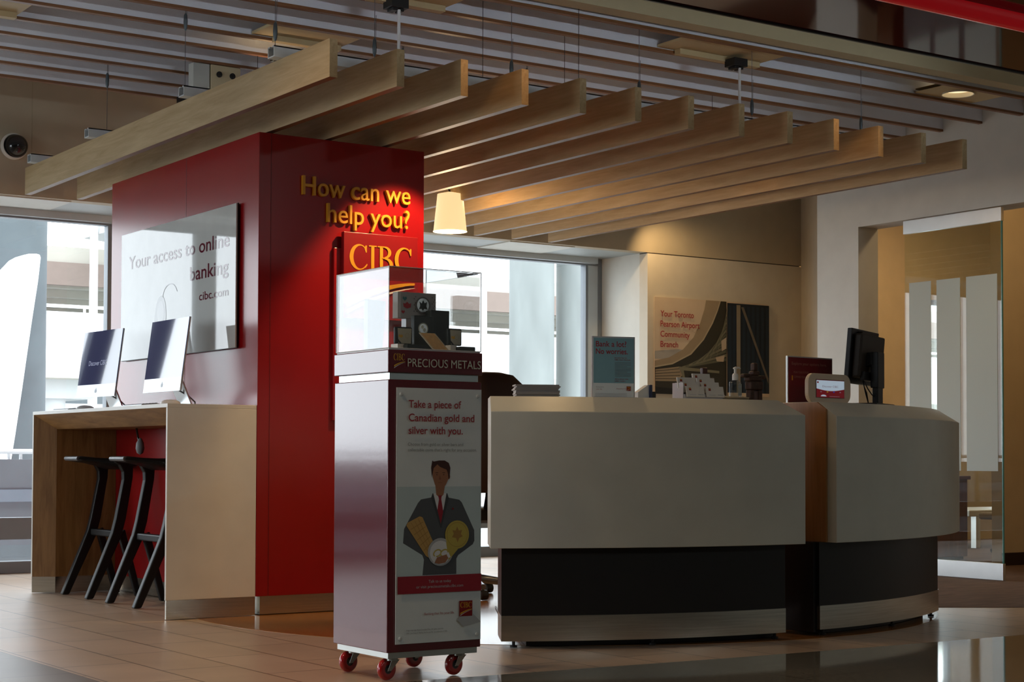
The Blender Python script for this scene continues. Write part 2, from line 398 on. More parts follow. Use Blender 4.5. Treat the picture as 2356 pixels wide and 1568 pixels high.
# glass door with frosted strips
t = thing('glass_door', (9.28, 8.14, 0), 'frameless glass door with three frosted strips and steel rails, standing in the right doorway', 'door')
G().box(9.276, 9.288, 7.708, 8.582, .118, 2.455).build('glass_panel', [glass('door_glass', (.93, .97, .95), 1.0)], t)
G().box(9.268, 9.296, 7.700, 8.590, 2.455, 2.55).build('top_rail', STEELB, t, bevel=.002)
G().box(9.268, 9.296, 7.700, 8.590, .003, .118).build('bottom_rail', STEELB, t, bevel=.002)
G().box(9.275, 9.289, 7.702, 7.708, .118, 2.455).build('glass_edge', mat('glass_edge_green', (.10, .36, .33), .15, spec=.8), t)
FROST = translucent('frosted_film', (.80, .86, .84), .45)
for a, b in ((8.538, 8.333), (8.281, 8.067), (8.013, 7.742)):
    G().box(9.2735, 9.2755, b, a, .745, 2.096).build('frosted_strip', FROST, t)
G().tube([(9.282, 7.705, .12), (9.282, 7.705, 2.0)], .002).build('edge_seal', BLACKP, t)

# things inside the meeting room
t = thing('wood_cabinet', (10.8, 9.7, 0), 'reddish brown wooden cabinet behind the glass door', 'cabinet')
RW = wood('cabinet_wood', (.10, .03, .012), (.19, .065, .028), (9, 9, 1), .4)
G().box(10.62, 11.0, 9.5, 9.95, .03, .66).build('body', RW, t, bevel=.004)
G().box(10.60, 11.02, 9.48, 9.97, .66, .69).build('top', RW, t, bevel=.004)
G().box(10.64, 10.98, 9.53, 9.92, 0.003, .03).build('plinth', KICK, t)
t = thing('white_table', (13.2, 11.0, 0), 'pale meeting table seen low through the glass door', 'table')
TBL = mat('table_pale', (.75, .78, .76), .4)
G().box(12.3, 14.4, 10.6, 11.3, .30, .36).build('tabletop', TBL, t, bevel=.01)
for x in (12.5, 14.2):
    for y in (10.7, 11.2): G().box(x-.03, x+.03, y-.03, y+.03, .003, .30).build('leg', STEELB, t)
t = thing('meeting_chair', (12.1, 9.85, 0), 'tan padded chair seen through the clear foot of the glass door', 'chair')
CH = mat('chair_tan', (.22, .15, .07), .7)
g = G(); pr = [(0, .30), (.0, .36), (.42, .36), (.50, .95), (.56, .95), (.48, .30)]
g.prism([(11.85+a, 9.65, z) for a, z in pr], [(11.85+a, 10.12, z) for a, z in pr]); g.build('seat_shell', CH, t, bevel=.02)
G().lathe([(.03, .06), (.03, .30)], (12.1, 9.88, 0), 14).build('post', STEELB, t)
for k in range(5):
    a = 2*pi*k/5+.3
    G().tube([(12.1, 9.88, .07), (12.1+.27*cos(a), 9.88+.27*sin(a), .03)], [.025, .018]).build('leg', BLACKP, t)

# bulkhead, hall ceiling
room('wall_bulkhead', mat('bulkhead_tan', (.50, .42, .26), .7), (-8, 9.28, 6.99, 7.10, 3.165, 3.62))

# ------------------------------------------------------------------ ceiling baffles
YB = [7.163+.3515*k for k in range(10)]
ordn = ['first', 'second', 'third', 'fourth', 'fifth', 'sixth', 'seventh', 'eighth', 'ninth', 'tenth', 'eleventh', 'twelfth', 'thirteenth']
for k, y in enumerate(YB):
    t = thing('ceiling_baffle', (0, y, 3.155), 'long white ceiling baffle with wooden lower edge, %s counting back from the tan bulkhead' % ordn[k], 'baffle', 'white ceiling baffles')
    x1 = 9.277
    G().box(-7.99, x1, y, y+.03, 3.163, 3.278).build('panel', BAFW, t)
    G().box(-7.99, x1, y-.002, y+.032, 3.147, 3.163).build('wood_edge', OAKTRIM, t)
room('ceiling_baffle_slab', BAFW, (-8, 9.28, 7.10, YB[-1]+.03, 3.279, 3.40))
# flush panels set between baffles
PANM = mat('coffer_panel', (.60, .47, .26), .6)
def coffer(x0, x1, k, label, kind):
    y0 = YB[k]+.034; y1 = YB[k+1]-.004
    t = thing('ceiling_panel', ((x0+x1)/2, (y0+y1)/2, 3.16), label, 'ceiling panel', 'flush panels between the baffles')
    if kind == 'light':
        cx, cy, r = 8.441, 7.352, .098
        g = G(); n = 40; ring = [(cx+r*cos(2*pi*i/n), cy+r*sin(2*pi*i/n), 3.166) for i in range(n)]
        def edge(a):
            c, s = cos(a), sin(a); k_ = min(abs((x1-cx if c > 0 else x0-cx)/c) if abs(c) > 1e-6 else 9, abs((y1-cy if s > 0 else y0-cy)/s) if abs(s) > 1e-6 else 9)
            return (cx+c*k_, cy+s*k_, 3.166)
        oute = [edge(2*pi*i/n) for i in range(n)]
        for z in (0, .02):
            for i in range(n):
                j = (i+1) % n; g.face([(ring[i][0], ring[i][1], ring[i][2]+z), (ring[j][0], ring[j][1], ring[j][2]+z), (oute[j][0], oute[j][1], oute[j][2]+z), (oute[i][0], oute[i][1], oute[i][2]+z)])
        g.build('board', PANM, t)
        d = thing('downlight', (cx, cy, 3.158), 'round glowing downlight recessed in the ceiling at far right', 'light')
        g = G(); prof = [(.104, 3.154), (.098, 3.156), (.090, 3.20)]
        g.lathe(prof, (cx, cy, 0), 36, caps=False); g.build('trim_ring', mat('lamp_ring', (.8, .75, .62), .4), d, smooth=40)
        G().lathe([(.0895, 3.185), (.0895, 3.19)], (cx, cy, 0), 36).build('diffuser', mat('lamp_glow', (.9, .8, .6), .5, emit=((1, .78, .48), 1.15)), d)
        lamp('downlight_glow', 'SPOT', (cx, cy, 3.14), 14, (1, .75, .45), (cx, cy, 0), spot_size=rad(100), spot_blend=.6, shadow_soft_size=.08)
    else:
        G().box(x0, x1, y0, y1, 3.166, 3.182).build('board', PANM, t, bevel=.002)
        G().box(x0+.12, x1-.02, y1-.06, y1-.01, 3.135, 3.1655).build('edge_channel', PANM, t)
    return t
coffer(4.07, 4.66, 0, 'tan flush panel over the front end of the second wooden slat', 'plain')
coffer(4.07, 4.62, 3, 'tan flush panel lit warm above the first wooden slat', 'plain')
coffer(2.30, 2.87, 4, 'tan flush panel at the upper left corner of the ceiling', 'plain')
coffer(6.10, 6.85, 0, 'tan flush panel above the eighth wooden slat, holding a black bracket', 'plain')
coffer(8.19, 8.76, 0, 'tan flush panel around the glowing downlight at far right', 'light')
# box with two round holes
t = thing('junction_box', (4.2, 9.3, 3.02), 'tan metal box with two round holes hanging under the baffles', 'junction box')
g = G().box(4.15, 4.34, 9.28, 9.36, 2.98, 3.146); g.build('housing', mat('box_cream', (.62, .52, .32), .5), t, bevel=.004)
for x in (4.20, 4.285): G().lathe([(.018, 9.279), (.018, 9.272), (.011, 9.272), (.011, 9.2795)], (x, 0, 3.09), 20, axis='Y').build('round_hole', BLACKP, t)
G().box(4.04, 4.145, 9.29, 9.36, 2.95, 3.146).build('side_channel', mat('channel_grey', (.55, .57, .53), .4), t, bevel=.003)
# dome camera on the fascia
t = thing('dome_camera', (3.636, 11.311, 2.905), 'black dome security camera in a white ring high on the left wall', 'security camera')
G().lathe([(.090, 11.309), (.090, 11.29), (.083, 11.275), (.078, 11.275)], (3.628, 0, 2.905), 32, axis='Y', caps=False).build('ring', WHT, t, smooth=40)
G().lathe([(.078, 11.30), (.078, 11.275), (.07, 11.245), (.05, 11.222), (.02, 11.208), (.001, 11.205)], (3.636, 0, 2.905), 32, axis='Y').build('dome', mat('smoked_dome', (.008, .008, .009), .08, spec=.8), t, smooth=60)
for x in (3.75, 2.1): room('trim_%d' % (5 if x > 3 else 6), mat('fascia_joint', (.40, .35, .24), .8), (x, x+.006, 11.3095, 11.312, 2.60, 3.6))

# ------------------------------------------------------------------ hung wooden slats
SLATSHADE = wood('slat_underside_shade', (.15, .07, .025), (.23, .115, .045), (9, .7, 9), .5)  # slat undersides shaded by a darker wood colour, offsetting bright floor bounce
XS = [3.628+.351*k for k in range(13)]
for k, x in enumerate(XS):
    t = tag(G().box(-.02, .02, -2.11, 2.11, -.0875, .0875).face([(-.0198, -2.1095, -.0877), (.0198, -2.1095, -.0877), (.0198, 2.1095, -.0877), (-.0198, 2.1095, -.0877)][::-1], 1).build('ceiling_slat', [MAPLE, SLATSHADE], world=False),
            'pale wooden slat hung under the ceiling, %s counting from the left' % ordn[k], 'ceiling slat', 'hung wooden slats')
    t.location = (x, 8.89, 2.6275)
RAILM = mat('rail_white', (.60, .64, .66), .4)
rl = ['white channel rail across the slats, nearest their front ends', 'white channel rail across the slats, second from the front', 'white channel rail across the slats, third from the front', 'white channel rail across the slats, nearest the windows']
for y, lb in zip((7.28, 8.34, 9.74, 10.78), rl):
    g = G(); g.box(3.56, 7.90, y-.035, y+.035, 2.716, 2.722).box(3.56, 7.90, y-.035, y-.029, 2.722, 2.770).box(3.56, 7.90, y+.029, y+.035, 2.722, 2.770).box(3.56, 7.90, y-.035, y-.012, 2.764, 2.770).box(3.56, 7.90, y+.012, y+.035, 2.764, 2.770)
    tag(g.build('slat_rail', RAILM), lb, 'rail', 'rails across the slats')
CABM = mat('steel_wire', (.16, .17, .18), .4, .8)
GRIP = mat('gripper_grey', (.10, .12, .13), .4, .6)
def cable(x, y, gz, lb, ztop=3.279):
    t = thing('hanging_cable', (x, y, 2.77), lb, 'cable', 'suspension cables of the slats')
    G().tube([(x, y, 2.722), (x, y, ztop)], .0016, 6).build('wire', CABM, t)
    G().tube([(x+.006, y, gz+.05), (x+.008, y, gz+.17)], .0013, 6).build('loose_end', CABM, t)
    G().lathe([(.004, gz-.035), (.009, gz-.02), (.011, gz+.01), (.009, gz+.045), (.004, gz+.055)], (x, y, 0), 12).build('gripper', GRIP, t, smooth=50)
for x, lb in ((3.575, 'first slat'), (4.115, 'second slat'), (4.93, 'fourth and fifth slats'), (5.775, 'seventh slat'), (6.60, 'ninth slat'), (7.48, 'twelfth slat')):
    i = (3.575, 4.115, 4.93, 5.775, 6.60, 7.48).index(x)
    cable(x, 7.266, 2.83, 'thin steel cable dropping to the front rail by the %s' % lb)
for x, z, lb in ((3.47, 3.10, 'left of the first slat'), (4.90, 3.10, 'above the fourth slat'), (5.76, 3.10, 'above the seventh slat'), (7.46, 3.08, 'above the twelfth slat')):
    if x < 3.56: x = 3.575
    cable(x, 8.326, z, 'thin steel cable dropping to the second rail %s' % lb)
cable(3.68, 9.726, 3.06, 'thin steel cable dropping to the third rail near the left wall')
for x, y, lb, rod in ((4.335, 7.436, 'above the third slat', 1), (6.61, 7.412, 'above the ninth slat', 1), (4.37, 8.80, 'near the first slat, middle of the ceiling', 0), (4.40, 10.22, 'near the first slat, toward the left wall', 0)):
    t = thing('ceiling_bracket', (x, y, 3.10), 'black ceiling bracket %s %s' % ('with white rod' if rod else 'without visible rod', lb), 'bracket', 'black brackets under the baffles')
    g = G().box(x-.05, x+.05, y-.045, y+.045, 3.10, 3.146).box(x-.035, x-.005, y-.03, y+.03, 3.085, 3.10).box(x+.01, x+.03, y-.03, y+.03, 3.085, 3.10)
    g.build('bracket_body', BLACKP, t, bevel=.002)
    if rod:
        G().tube([(x, y-.03, 3.09), (x-.0, y-.03, 2.72)], .008, 12).build('rod', mat('rod_white', (.75, .75, .75), .4), t)
        G().tube([(x, y-.03, 2.73), (x, 7.30, 2.73)], .008, 8).build('rod_foot', MATS['rod_white'], t)

# small spot lamps clipped between slats / under the hall ceiling
def spot(loc, target, energy, size, lb, blend=.5, color=(1, .66, .32)):
    t = thing('spotlight', loc, lb, 'spotlight', 'small spotlights')
    d = (Vector(target)-Vector(loc)).normalized(); a = Vector(loc)
    G().tube([tuple(a-d*.10), tuple(a-d*.01)], [.028, .034], 18).build('can', BLACKP, t)
    G().tube([tuple(a-d*.09), (loc[0]-d.x*.09, loc[1]-d.y*.09, 3.279 if 7.17 < loc[1] < 10.4 else 3.62)], .0016, 6).build('stem', BLACKP, t)
    lamp('spot_beam', 'SPOT', tuple(a), energy, color, target, spot_size=rad(size), spot_blend=blend, shadow_soft_size=.025)
spot((4.86, 7.50, 2.64), (4.66, 8.08, 1.65), 95, 62, 'small black spotlight between slats aimed at the red pillar sign')
spot((5.21, 7.05, 2.64), (4.55, 5.95, 1.05), 24, 44, 'small black spotlight between slats aimed at the left end of the desk')
spot((5.56, 7.62, 2.62), (5.15, 5.85, 1.05), 26, 50, 'small black spotlight between slats aimed at the middle of the desk')
spot((7.31, 8.4, 2.64), (6.0, 5.75, 1.05), 60, 40, 'small black spotlight between slats aimed at the right desk')
spot((8.9, 10.93, 2.92), (9.55, 11.31, 2.1), 24, 100, 'small black spotlight behind the slats aimed at the airport poster', .8)
spot((4.50, 6.30, 3.30), (4.50, 6.79, 2.63), 16, 34, 'small black spotlight before the third and fourth slats', .3, (1, .5, .12))
spot((6.92, 6.30, 3.30), (6.92, 6.79, 2.63), 16, 34, 'small black spotlight before the tenth and eleventh slats', .3, (1, .5, .12))
spot((4.3, 8.9, 2.9), (4.35, 8.75, 3.2), 5, 110, 'small black spotlight above slats shining up at baffles', .9)

# pendant lamp
t = thing('pendant_lamp', (6.035, 9.62, 2.33), 'glowing cream cone pendant lamp hanging below the wooden slats', 'lamp')
g = G(); g.lathe([(.115, 2.335), (.112, 2.335), (.086, 2.585), (.02, 2.60)], (6.035, 9.62, 0), 40, caps=False)
SH = mat('shade_glow', (.9, .8, .6), .5, emit=((1, .68, .33), 1.0))
N = SH.node_tree.nodes; L = SH.node_tree.links
g.build('lamp_shade', SH, t, smooth=50)
G().lathe([(.104, 2.345), (.104, 2.349)], (6.035, 9.62, 0), 32).build('diffuser', mat('diffuser_glow', (.9, .85, .7), .5, emit=((1, .80, .5), 1.6)), t)
G().tube([(6.035, 9.62, 2.60), (6.035, 9.72, 2.72)], .006, 8).build('stem', BLACKP, t)
lamp('pendant_light', 'POINT', (6.035, 9.62, 2.28), 26, (1, .68, .36), shadow_soft_size=.08)
lamp('pendant_uplight', 'POINT', (6.20, 9.62, 2.57), 1.6, (1, .55, .22), shadow_soft_size=.05)

# ------------------------------------------------------------------ red canopy close to the camera
t = thing('red_canopy', (5, 3.9, 2.3), 'dark red glossy canopy with a round red rail at the upper right corner', 'canopy')
G().box(1.5, 9.2, 2.9, 4.246, 2.30, 2.42).build('panel', mat('canopy_red', (.085, .006, .010), .05, spec=.28, noise=(2, .05)), t)
G().box(1.5, 9.2, 4.246, 4.262, 2.294, 2.42).build('edge_strip', mat('canopy_edge', (.03, .035, .035), .3, .6), t, bevel=.004)
G().tube([(1.5, 3.725, 2.298), (9.2, 3.725, 2.298)], .042, 28).build('round_rail', mat('rail_red', (.45, .008, .014), .22, spec=.7, coat=.3, emit=((.6, .006, .012), .22)), t, smooth=50)  # faint emission added to brighten the red rail

# ------------------------------------------------------------------ information pillar
PX0, PX1, PY0, PY1 = 3.888, 4.896, 8.079, 10.17
t = thing('information_pillar', (4.39, 9.1, 0), 'tall glossy red pillar with yellow help lettering and steel base', 'pillar')
G().box(PX0, PX1, PY0, PY1, .1, 2.525).build('body', RED, t, bevel=.002)
G().box(PX0+.024, PX1-.024, PY0+.003, PY1-.02, .006, .1).build('steel_base', STEEL, t)
RJ = mat('red_joint', (.13, .003, .005), .5)
g = G().box(PX0-.0008, PX0+.001, 9.02, 9.024, 1.1, 2.52).box(PX0+.068, PX0+.071, PY0-.0008, PY0+.001, .1, 2.52); g.build('panel_joint', RJ, t)
A = Art(front(PY0), .001)
A.text(YEL, 'How can we', 4.134, 2.2175, .100, 4.796-4.134, bold=.004, extrude=.07); A.build('lettering', t); A = Art(front(PY0), .001)
A.text(YEL, 'help you?', 4.283, 2.0825, .100, 4.792-4.283, bold=.004, extrude=.07)
A.build('lettering', t)
G().box(4.324, 4.845, PY0-.02, PY0, 1.02, 1.947).build('backing_panel', RED, t, bevel=.002)
lp = G().box(4.366, 4.828, PY0-.05, PY0-.02, 1.57, 2.034).build('logo_panel', LRED, t, bevel=.002)
A = Art(front(PY0-.05), .001, .0004)
bank_letters(A, YEL, 4.398, 1.835, .395, .135)
swoosh(A, 4.385, 1.63, .42, .15, YEL, PRW)
A.build('logo_lettering', lp)

# white glossy sign on the left face
t = thing('wall_sign', (3.862, 9.06, 1.4), 'white glossy online banking sign mounted on the left face of the red pillar', 'sign')
GLW = mat('sign_white_gloss', (.60, .62, .60), .03, spec=.7)
G().box(3.862, 3.870, 8.299, 9.936, 1.405, 2.176).build('panel', GLW, t, bevel=.001)
G().box(3.870, 3.876, 8.297, 9.938, 1.403, 2.178).build('back_plate', BLACKP, t)
for y in (8.5, 9.6):
    for z in (1.55, 2.0): G().lathe([(.02, 3.876), (.02, 3.8875)], (0, y, z), 14, axis='X').build('spacer', STEELB, t)
A = Art(side(3.862), .0008)
SGR = mat('sign_lettering', (.13, .003, .02), .03, spec=.7)
A.text(SGR, 'Your access to online', -9.815, 1.955, .075, 9.815-8.382, bold=.008); A.build('lettering', t); A = Art(side(3.862), .0008)
A.text(SGR, 'banking', -8.90, 1.81, .075, .51, bold=.008); A.build('lettering', t); A = Art(side(3.862), .0008)
A.text(SGR, 'cibc.com', -8.77, 1.69, .045, .38, bold=.006); A.build('lettering', t); A = Art(side(3.862), .0008)
SGG = mat('sign_grey', (.36, .37, .38), .03, spec=.7); SGL = mat('sign_pale', (.50, .51, .52), .03, spec=.7)
A.ell(SGG, -9.32, 1.62, .085, .14, rot=-8); A.ell(SGL, -9.315, 1.66, .05, .07)
A.strip(SGG, arc(-9.18, 1.74, .11, .08, 175, 20, 14), arc(-9.18, 1.74, .104, .074, 175, 20, 14))
A.build('illustration', t)

# ------------------------------------------------------------------ stand-up counter
CX0, CY0, CY1, CH_ = 3.392, 8.081, 10.145, 1.093
t = thing('standing_counter', (3.64, 9.1, 0), 'white and oak stand-up counter built against the left side of the red pillar', 'counter')
# white shell: top and two end boards (thin), then oak lining that thickens inward
XB = PX0-.002
G().box(CX0, XB, CY0, CY1, CH_-.02, CH_).build('top', WHT, t, bevel=.0015)
for y0, y1 in ((CY0, CY0+.018), (CY1-.018, CY1)):
    G().box(CX0, XB, y0, y1, .1, CH_-.02).build('end_panel', WHT, t, bevel=.0015)
    G().box(CX0+.003, XB, y0+.002, y1-.002, .004, .1).build('steel_kick', STEEL, t)
def lining(yo, yi, name):      # oak inner end board with a sloped front
    pr = [(CX0+.002, yo), (CX0+.12, yi), (XB, yi), (XB, yo)]
    g = G(); g.prism([(x, y, .1) for x, y in pr], [(x, y, CH_-.0205) for x, y in pr]); g.build(name, OAK, t)
    pr = [(CX0+.004, yo), (CX0+.12, yi), (XB, yi), (XB, yo)]
    g = G(); g.prism([(x, y, .004) for x, y in pr], [(x, y, .1) for x, y in pr]); g.build('steel_kick', STEEL, t)
lining(CY1-.018, CY1-.09, 'oak_lining'); lining(CY0+.018, CY0+.09, 'oak_lining')
g = G(); pr = [(CX0+.002, CH_-.02), (CX0+.12, CH_-.105), (XB, CH_-.105), (XB, CH_-.02)]
g.prism([(x, CY0+.018, z) for x, z in pr], [(x, CY1-.018, z) for x, z in pr]); g.build('oak_underside', OAKH, t)
# cord with a grey oval end
t = thing('handset', (3.7, 9.2, .86), 'grey oval handset hanging on a dark cord under the stand-up counter', 'handset')
G().tube([(3.74, 9.36, .987), (3.72, 9.30, .96), (3.70, 9.235, .93), (3.70, 9.215, .90)], .006, 8).build('cord', BLACKP, t)
G().lathe([(.002, .835), (.018, .845), (.025, .87), (.022, .90), (.010, .925), (.003, .93)], (3.70, 9.205, 0), 18).build('oval_end', GREYP, t, smooth=60)

# stools
BST = mat('stool_black', (.008, .008, .008), .45, spec=.35)
def stool(loc, lb):
    t = thing('bar_stool', loc, lb, 'stool', 'black stools under the counter')
    x, y, _ = loc
    def prof(pts, yc, wd, name):
        g = G(); g.prism([(x+a, yc-wd/2, z) for a, z in pts], [(x+a, yc+wd/2, z) for a, z in pts]); g.build(name, BST, t, bevel=.008)
    for s in (-1, 1):
        prof([(-.215, .003), (-.17, .003), (-.005, .355), (.022, .46), (.062, .70), (.066, .795), (-.05, .795), (-.02, .775), (.003, .735), (.005, .69), (-.04, .46), (-.06, .38)], y+s*.20, .045, 'front_leg')
        prof([(-.01, .37), (.03, .40), (.135, .02), (.14, .003), (.10, .003)], y+s*.175, .035, 'rear_leg')
    G().box(x-.045, x+.005, y-.18, y+.18, .352, .392).build('footrest', BST, t, bevel=.008)
    secs = []
    for a, hw, zb, zt in ((-.232, .095, .805, .816), (-.226, .112, .798, .824), (-.20, .120, .794, .826), (-.12, .145, .785, .818), (-.04, .185, .768, .814), (.03, .222, .748, .814), (.08, .228, .752, .815), (.115, .215, .775, .812)):
        n_ = 20; secs.append([(x+a, y+hw*max(-1, min(1, 1.12*cos(2*pi*i/n_))), (zb+zt)/2+(zt-zb)/2*max(-1, min(1, 1.25*sin(2*pi*i/n_)))) for i in range(n_)])
    g = G(); g.rings(secs); g.build('seat', BST, t, smooth=50)
    G().tube([(x-.226, y-.105, .812), (x-.233, y, .812), (x-.226, y+.105, .812)], .0135, 12).build('lit_front_lip', mat('stool_lip_lit', (.12, .13, .14), .35), t, smooth=50)  # window light on the front edge put in as paler grey
stool((3.715, 9.72, 0), 'black angular bar stool farther under the white and oak counter')
stool((3.715, 8.995, 0), 'black angular bar stool nearer the beige end of the counter')

# computers on the counter
SCRM = mat('screen_dark', (.018, .018, .05), .03, spec=.9, coat=.6, emit=((.02, .025, .09), .5))
CHINM = mat('chin_silver', (.66, .69, .72), .28, .35)
def computer(y0, y1, lb, words, yaw=0):
    yc = (y0+y1)/2; t = thing('desktop_computer', (3.66, yc, CH_), lb, 'computer', 'computers on the counter', rad(yaw))
    zb, zt = 1.172, 1.565; tx = lambda z: 3.585+(z-zb)*.132; th = .012
    hy = (y1-y0)/2
    def slab(za, zc, d0, d1, inset=0):
        g = G(); a = [(tx(za)+d0, za), (tx(zc)+d0, zc), (tx(zc)+d1, zc), (tx(za)+d1, za)]
        g.prism([(x, yc-hy+inset, z) for x, z in a], [(x, yc+hy-inset, z) for x, z in a]); return g
    slab(zb, zt, .002, th).build('back_shell', CHINM, t, bevel=.004)
    slab(zb+.075, zt, -.001, .002).build('screen', SCRM, t)
    slab(zb, zb+.075, -.001, .002).build('chin', CHINM, t)
    u = Vector((0, -1, 0)); v = Vector((.132, 0, 1)).normalized(); n = u.cross(v)
    A = Art(Frame((tx(zb)-.001, yc, zb), u, v, n), .0004)
    mk = mat('chin_mark', (.35, .40, .48), .3)
    A.ell(mk, -.005, .036, .008, .011, 14); A.ell(mk, .005, .036, .008, .011, 14); A.ell(mk, .003, .051, .0025, .005, 10, rot=-30)
    A.build('chin_emblem', t)
    if words:
        A = Art(Frame((tx(zb)-.001, yc, zb), u, v, n), .0004)
        A.text(mat('screen_lettering', (.12, .13, .25), .2, emit=((.10, .11, .3), .25)), 'Discover CIBC', -.02, .19, .028, .24, 'c'); A.build('screen_lettering', t)
    g = G(); a = [(3.625, 1.30), (3.635, 1.30), (3.70, 1.12), (3.715, CH_+.012), (3.62, CH_+.010), (3.60, CH_), (3.722, CH_), (3.722, CH_+.012), (3.708, 1.125), (3.645, 1.31)]
    g = G()
    def strip(p, wd):
        g.prism([(x, yc-wd/2, z) for x, z in p], [(x, yc+wd/2, z) for x, z in p])
    strip([(3.630, 1.32), (3.640, 1.32), (3.735, CH_+.004), (3.725, CH_+.004)], .17)
    strip([(3.60, CH_+.001), (3.738, CH_+.001), (3.738, CH_+.012), (3.60, CH_+.009)], .17)
    g.build('stand', STEELB, t, bevel=.002)
    G().tube([(3.66, yc-.03, 1.19), (3.72, yc-.06, 1.15), (3.76, yc-.05, 1.12), (3.77, yc-.03, CH_+.004)], .004, 8).build('cable', GREYP, t)
computer(9.37, 9.885, 'slim silver desktop computer farther along the counter, near the window', True, 4.4)
computer(8.38, 8.885, 'slim silver desktop computer nearer the red pillar corner', False)
MOUSE = mat('mouse_white', (.82, .82, .82), .12, spec=.7)
for y, lb in ((9.545, 'white computer mouse at the window end of the counter'), (8.30, 'white computer mouse at the near end of the counter')):
    t = tag(G().lathe([(.9, 0), (1, .25), (.9, .6), (.6, .9), (.15, 1.0)], (0, 0, 0), 24).build('computer_mouse', MOUSE, smooth=70, world=False), lb, 'mouse', 'mice on the counter')
    t.location = (3.50, y, CH_+.0005); t.scale = (.055, .032, .027)
for y, lb in ((8.66, 'slim keyboard in front of the nearer computer'), (9.78, 'slim keyboard in front of the farther computer')):
    t = thing('keyboard', (3.47, y, CH_), lb, 'keyboard', 'keyboards on the counter')
    g = G(); pr = [(-.05, 0.0005), (.05, .0005), (.05, .014), (-.05, .006)]
    g.prism([(3.48+a, y-.14, CH_+z) for a, z in pr], [(3.48+a, y+.14, CH_+z) for a, z in pr]); g.build('base', CHINM, t)
    g = G()
    for i in range(13):
        for j in range(5):
            xx = 3.48-.042+j*.0175; yy = y-.133+i*.0205; zz = CH_+.0068+.0014*j
            g.box(xx, xx+.0145, yy, yy+.0175, zz, zz+.004)
    o = g.build('keys', mat('keys_grey', (.10, .10, .11), .5), t)

# ------------------------------------------------------------------ display cart
KX0, KX1, KY0, KY1 = 3.130, 3.538, 5.410, 5.822
t = thing('display_cart', (3.334, 5.616, 0), 'maroon display cart on red casters with a clear case and a gold and silver poster', 'display cart')
G().box(KX0, KX1, KY0, KY1, .109, 1.109).build('body', MAROON, t, bevel=.003)
RAIL = mat('cart_rail', (.70, .74, .72), .22, .9)
G().box(KX0+.012, KX1-.008, KY0+.012, KY1-.012, .086, .109).build('bottom_rail', RAIL, t, bevel=.001)
G().box(KX0+.012, KX1-.008, KY0+.012, KY1-.012, 1.109, 1.135).build('neck_rail', RAIL, t, bevel=.001)
hd = G().box(KX0-.002, KX1+.003, KY0-.002, KY1+.002, 1.135, 1.219).build('head', MAROON, t, bevel=.003)
A = Art(front(KY0-.002), .0006)
SIL = mat('silver_print', (.62, .66, .55), .4)
bank_letters(A, GOLDY, 3.150, 1.180, .046, .024); swoosh(A, 3.150, 1.155, .047, .021, GOLDY, PRW)
A.text(SIL, 'PRECIOUS METALS', 3.208, 1.158, .030, .322)
A.build('head_lettering', hd)
G().box(KX0+.006, KX1-.002, KY0+.008, KY1-.006, 1.219, 1.224).build('shelf', mat('shelf_white', (.82, .82, .80), .3), t)
g = G(); th = .005
x0, x1, y0, y1, z0, z1 = KX0+.004, KX1-.0, KY0+.006, KY1-.004, 1.2245, 1.526
g.box(x0, x1, y0, y0+th, z0, z1-th).box(x0, x1, y1-th, y1, z0, z1-th).box(x0, x0+th, y0+th, y1-th, z0, z1-th).box(x1-th, x1, y0+th, y1-th, z0, z1-th).box(x0, x1, y0, y1, z1-th, z1)
g.build('acrylic_cover', ACRY, t)
ED = mat('acrylic_edge', (.75, .78, .78), .15, spec=.9)
g = G(); r = .0016
for a, b in ((x0, y0), (x1, y0), (x0, y1), (x1, y1)): g.tube([(a, b, z0), (a, b, z1)], r, 6)
for a, b in (((x0, y0), (x1, y0)), ((x0, y0), (x0, y1)), ((x1, y0), (x1, y1)), ((x0, y1), (x1, y1))): g.tube([(*a, z1), (*b, z1)], r, 6); g.tube([(*a, z0+.001), (*b, z0+.001)], r, 6)
g.build('cover_edges', ED, t)
# poster
QX0, QX1, QZ0, QZ1 = 3.163, 3.534, .139, 1.080
po = G().box(QX0, QX1, KY0-.006, KY0-.002, QZ0, QZ1).build('poster', PRW, t)
for a in (QX0+.018, QX1-.018):
    for b in (QZ0+.02, QZ1-.025): G().lathe([(.007, KY0-.0062), (.007, KY0-.012), (.004, KY0-.013)], (a, 0, b), 16, axis='Y').build('mounting_knob', mat('clear_knob', (.62, .66, .66), .2), po)
A = Art(front(KY0-.006), .0004, .00012)
BLUEP = mat('print_pale_blue', (.55, .68, .70), .5); SUIT = mat('print_suit', (.085, .095, .105), .55); SUITD = mat('print_suit_dark', (.05, .055, .06), .55)
SKIN = mat('print_skin', (.36, .16, .08), .55); HAIR = mat('print_hair', (.055, .016, .010), .55); SHIRT = mat('print_shirt', (.75, .78, .80), .5); LAP = mat('print_grey', (.45, .48, .50), .5)
A.rect(BLUEP, QX0+.002, QX1-.002, .386, .80)
A.rect(PRW, QX0+.002, QX1-.002, .70, QZ1-.002)
A.rect(BLUEP, QX0+.002, QX1-.002, .386, .715)
cxp = 3.350
A.poly(SUIT, [(3.276, .388), (3.282, .445), (3.275, .462), (3.192, .508), (3.196, .56), (3.255, .655), (3.268, .668), (3.320, .676), (3.375, .676), (3.436, .665), (3.447, .655), (3.503, .55), (3.504, .51), (3.497, .497), (3.432, .458), (3.424, .445), (3.424, .388)])
A.poly(SHIRT, [(3.318, .690), (3.378, .690), (3.383, .660), (3.352, .605), (3.322, .66)])
A.poly(SKIN, [(3.330, .72), (3.372, .72), (3.366, .685), (3.351, .672), (3.334, .685)])
A.poly(DRED, [(3.342, .682), (3.358, .682), (3.356, .668), (3.365, .62), (3.354, .575), (3.338, .62), (3.346, .668)])
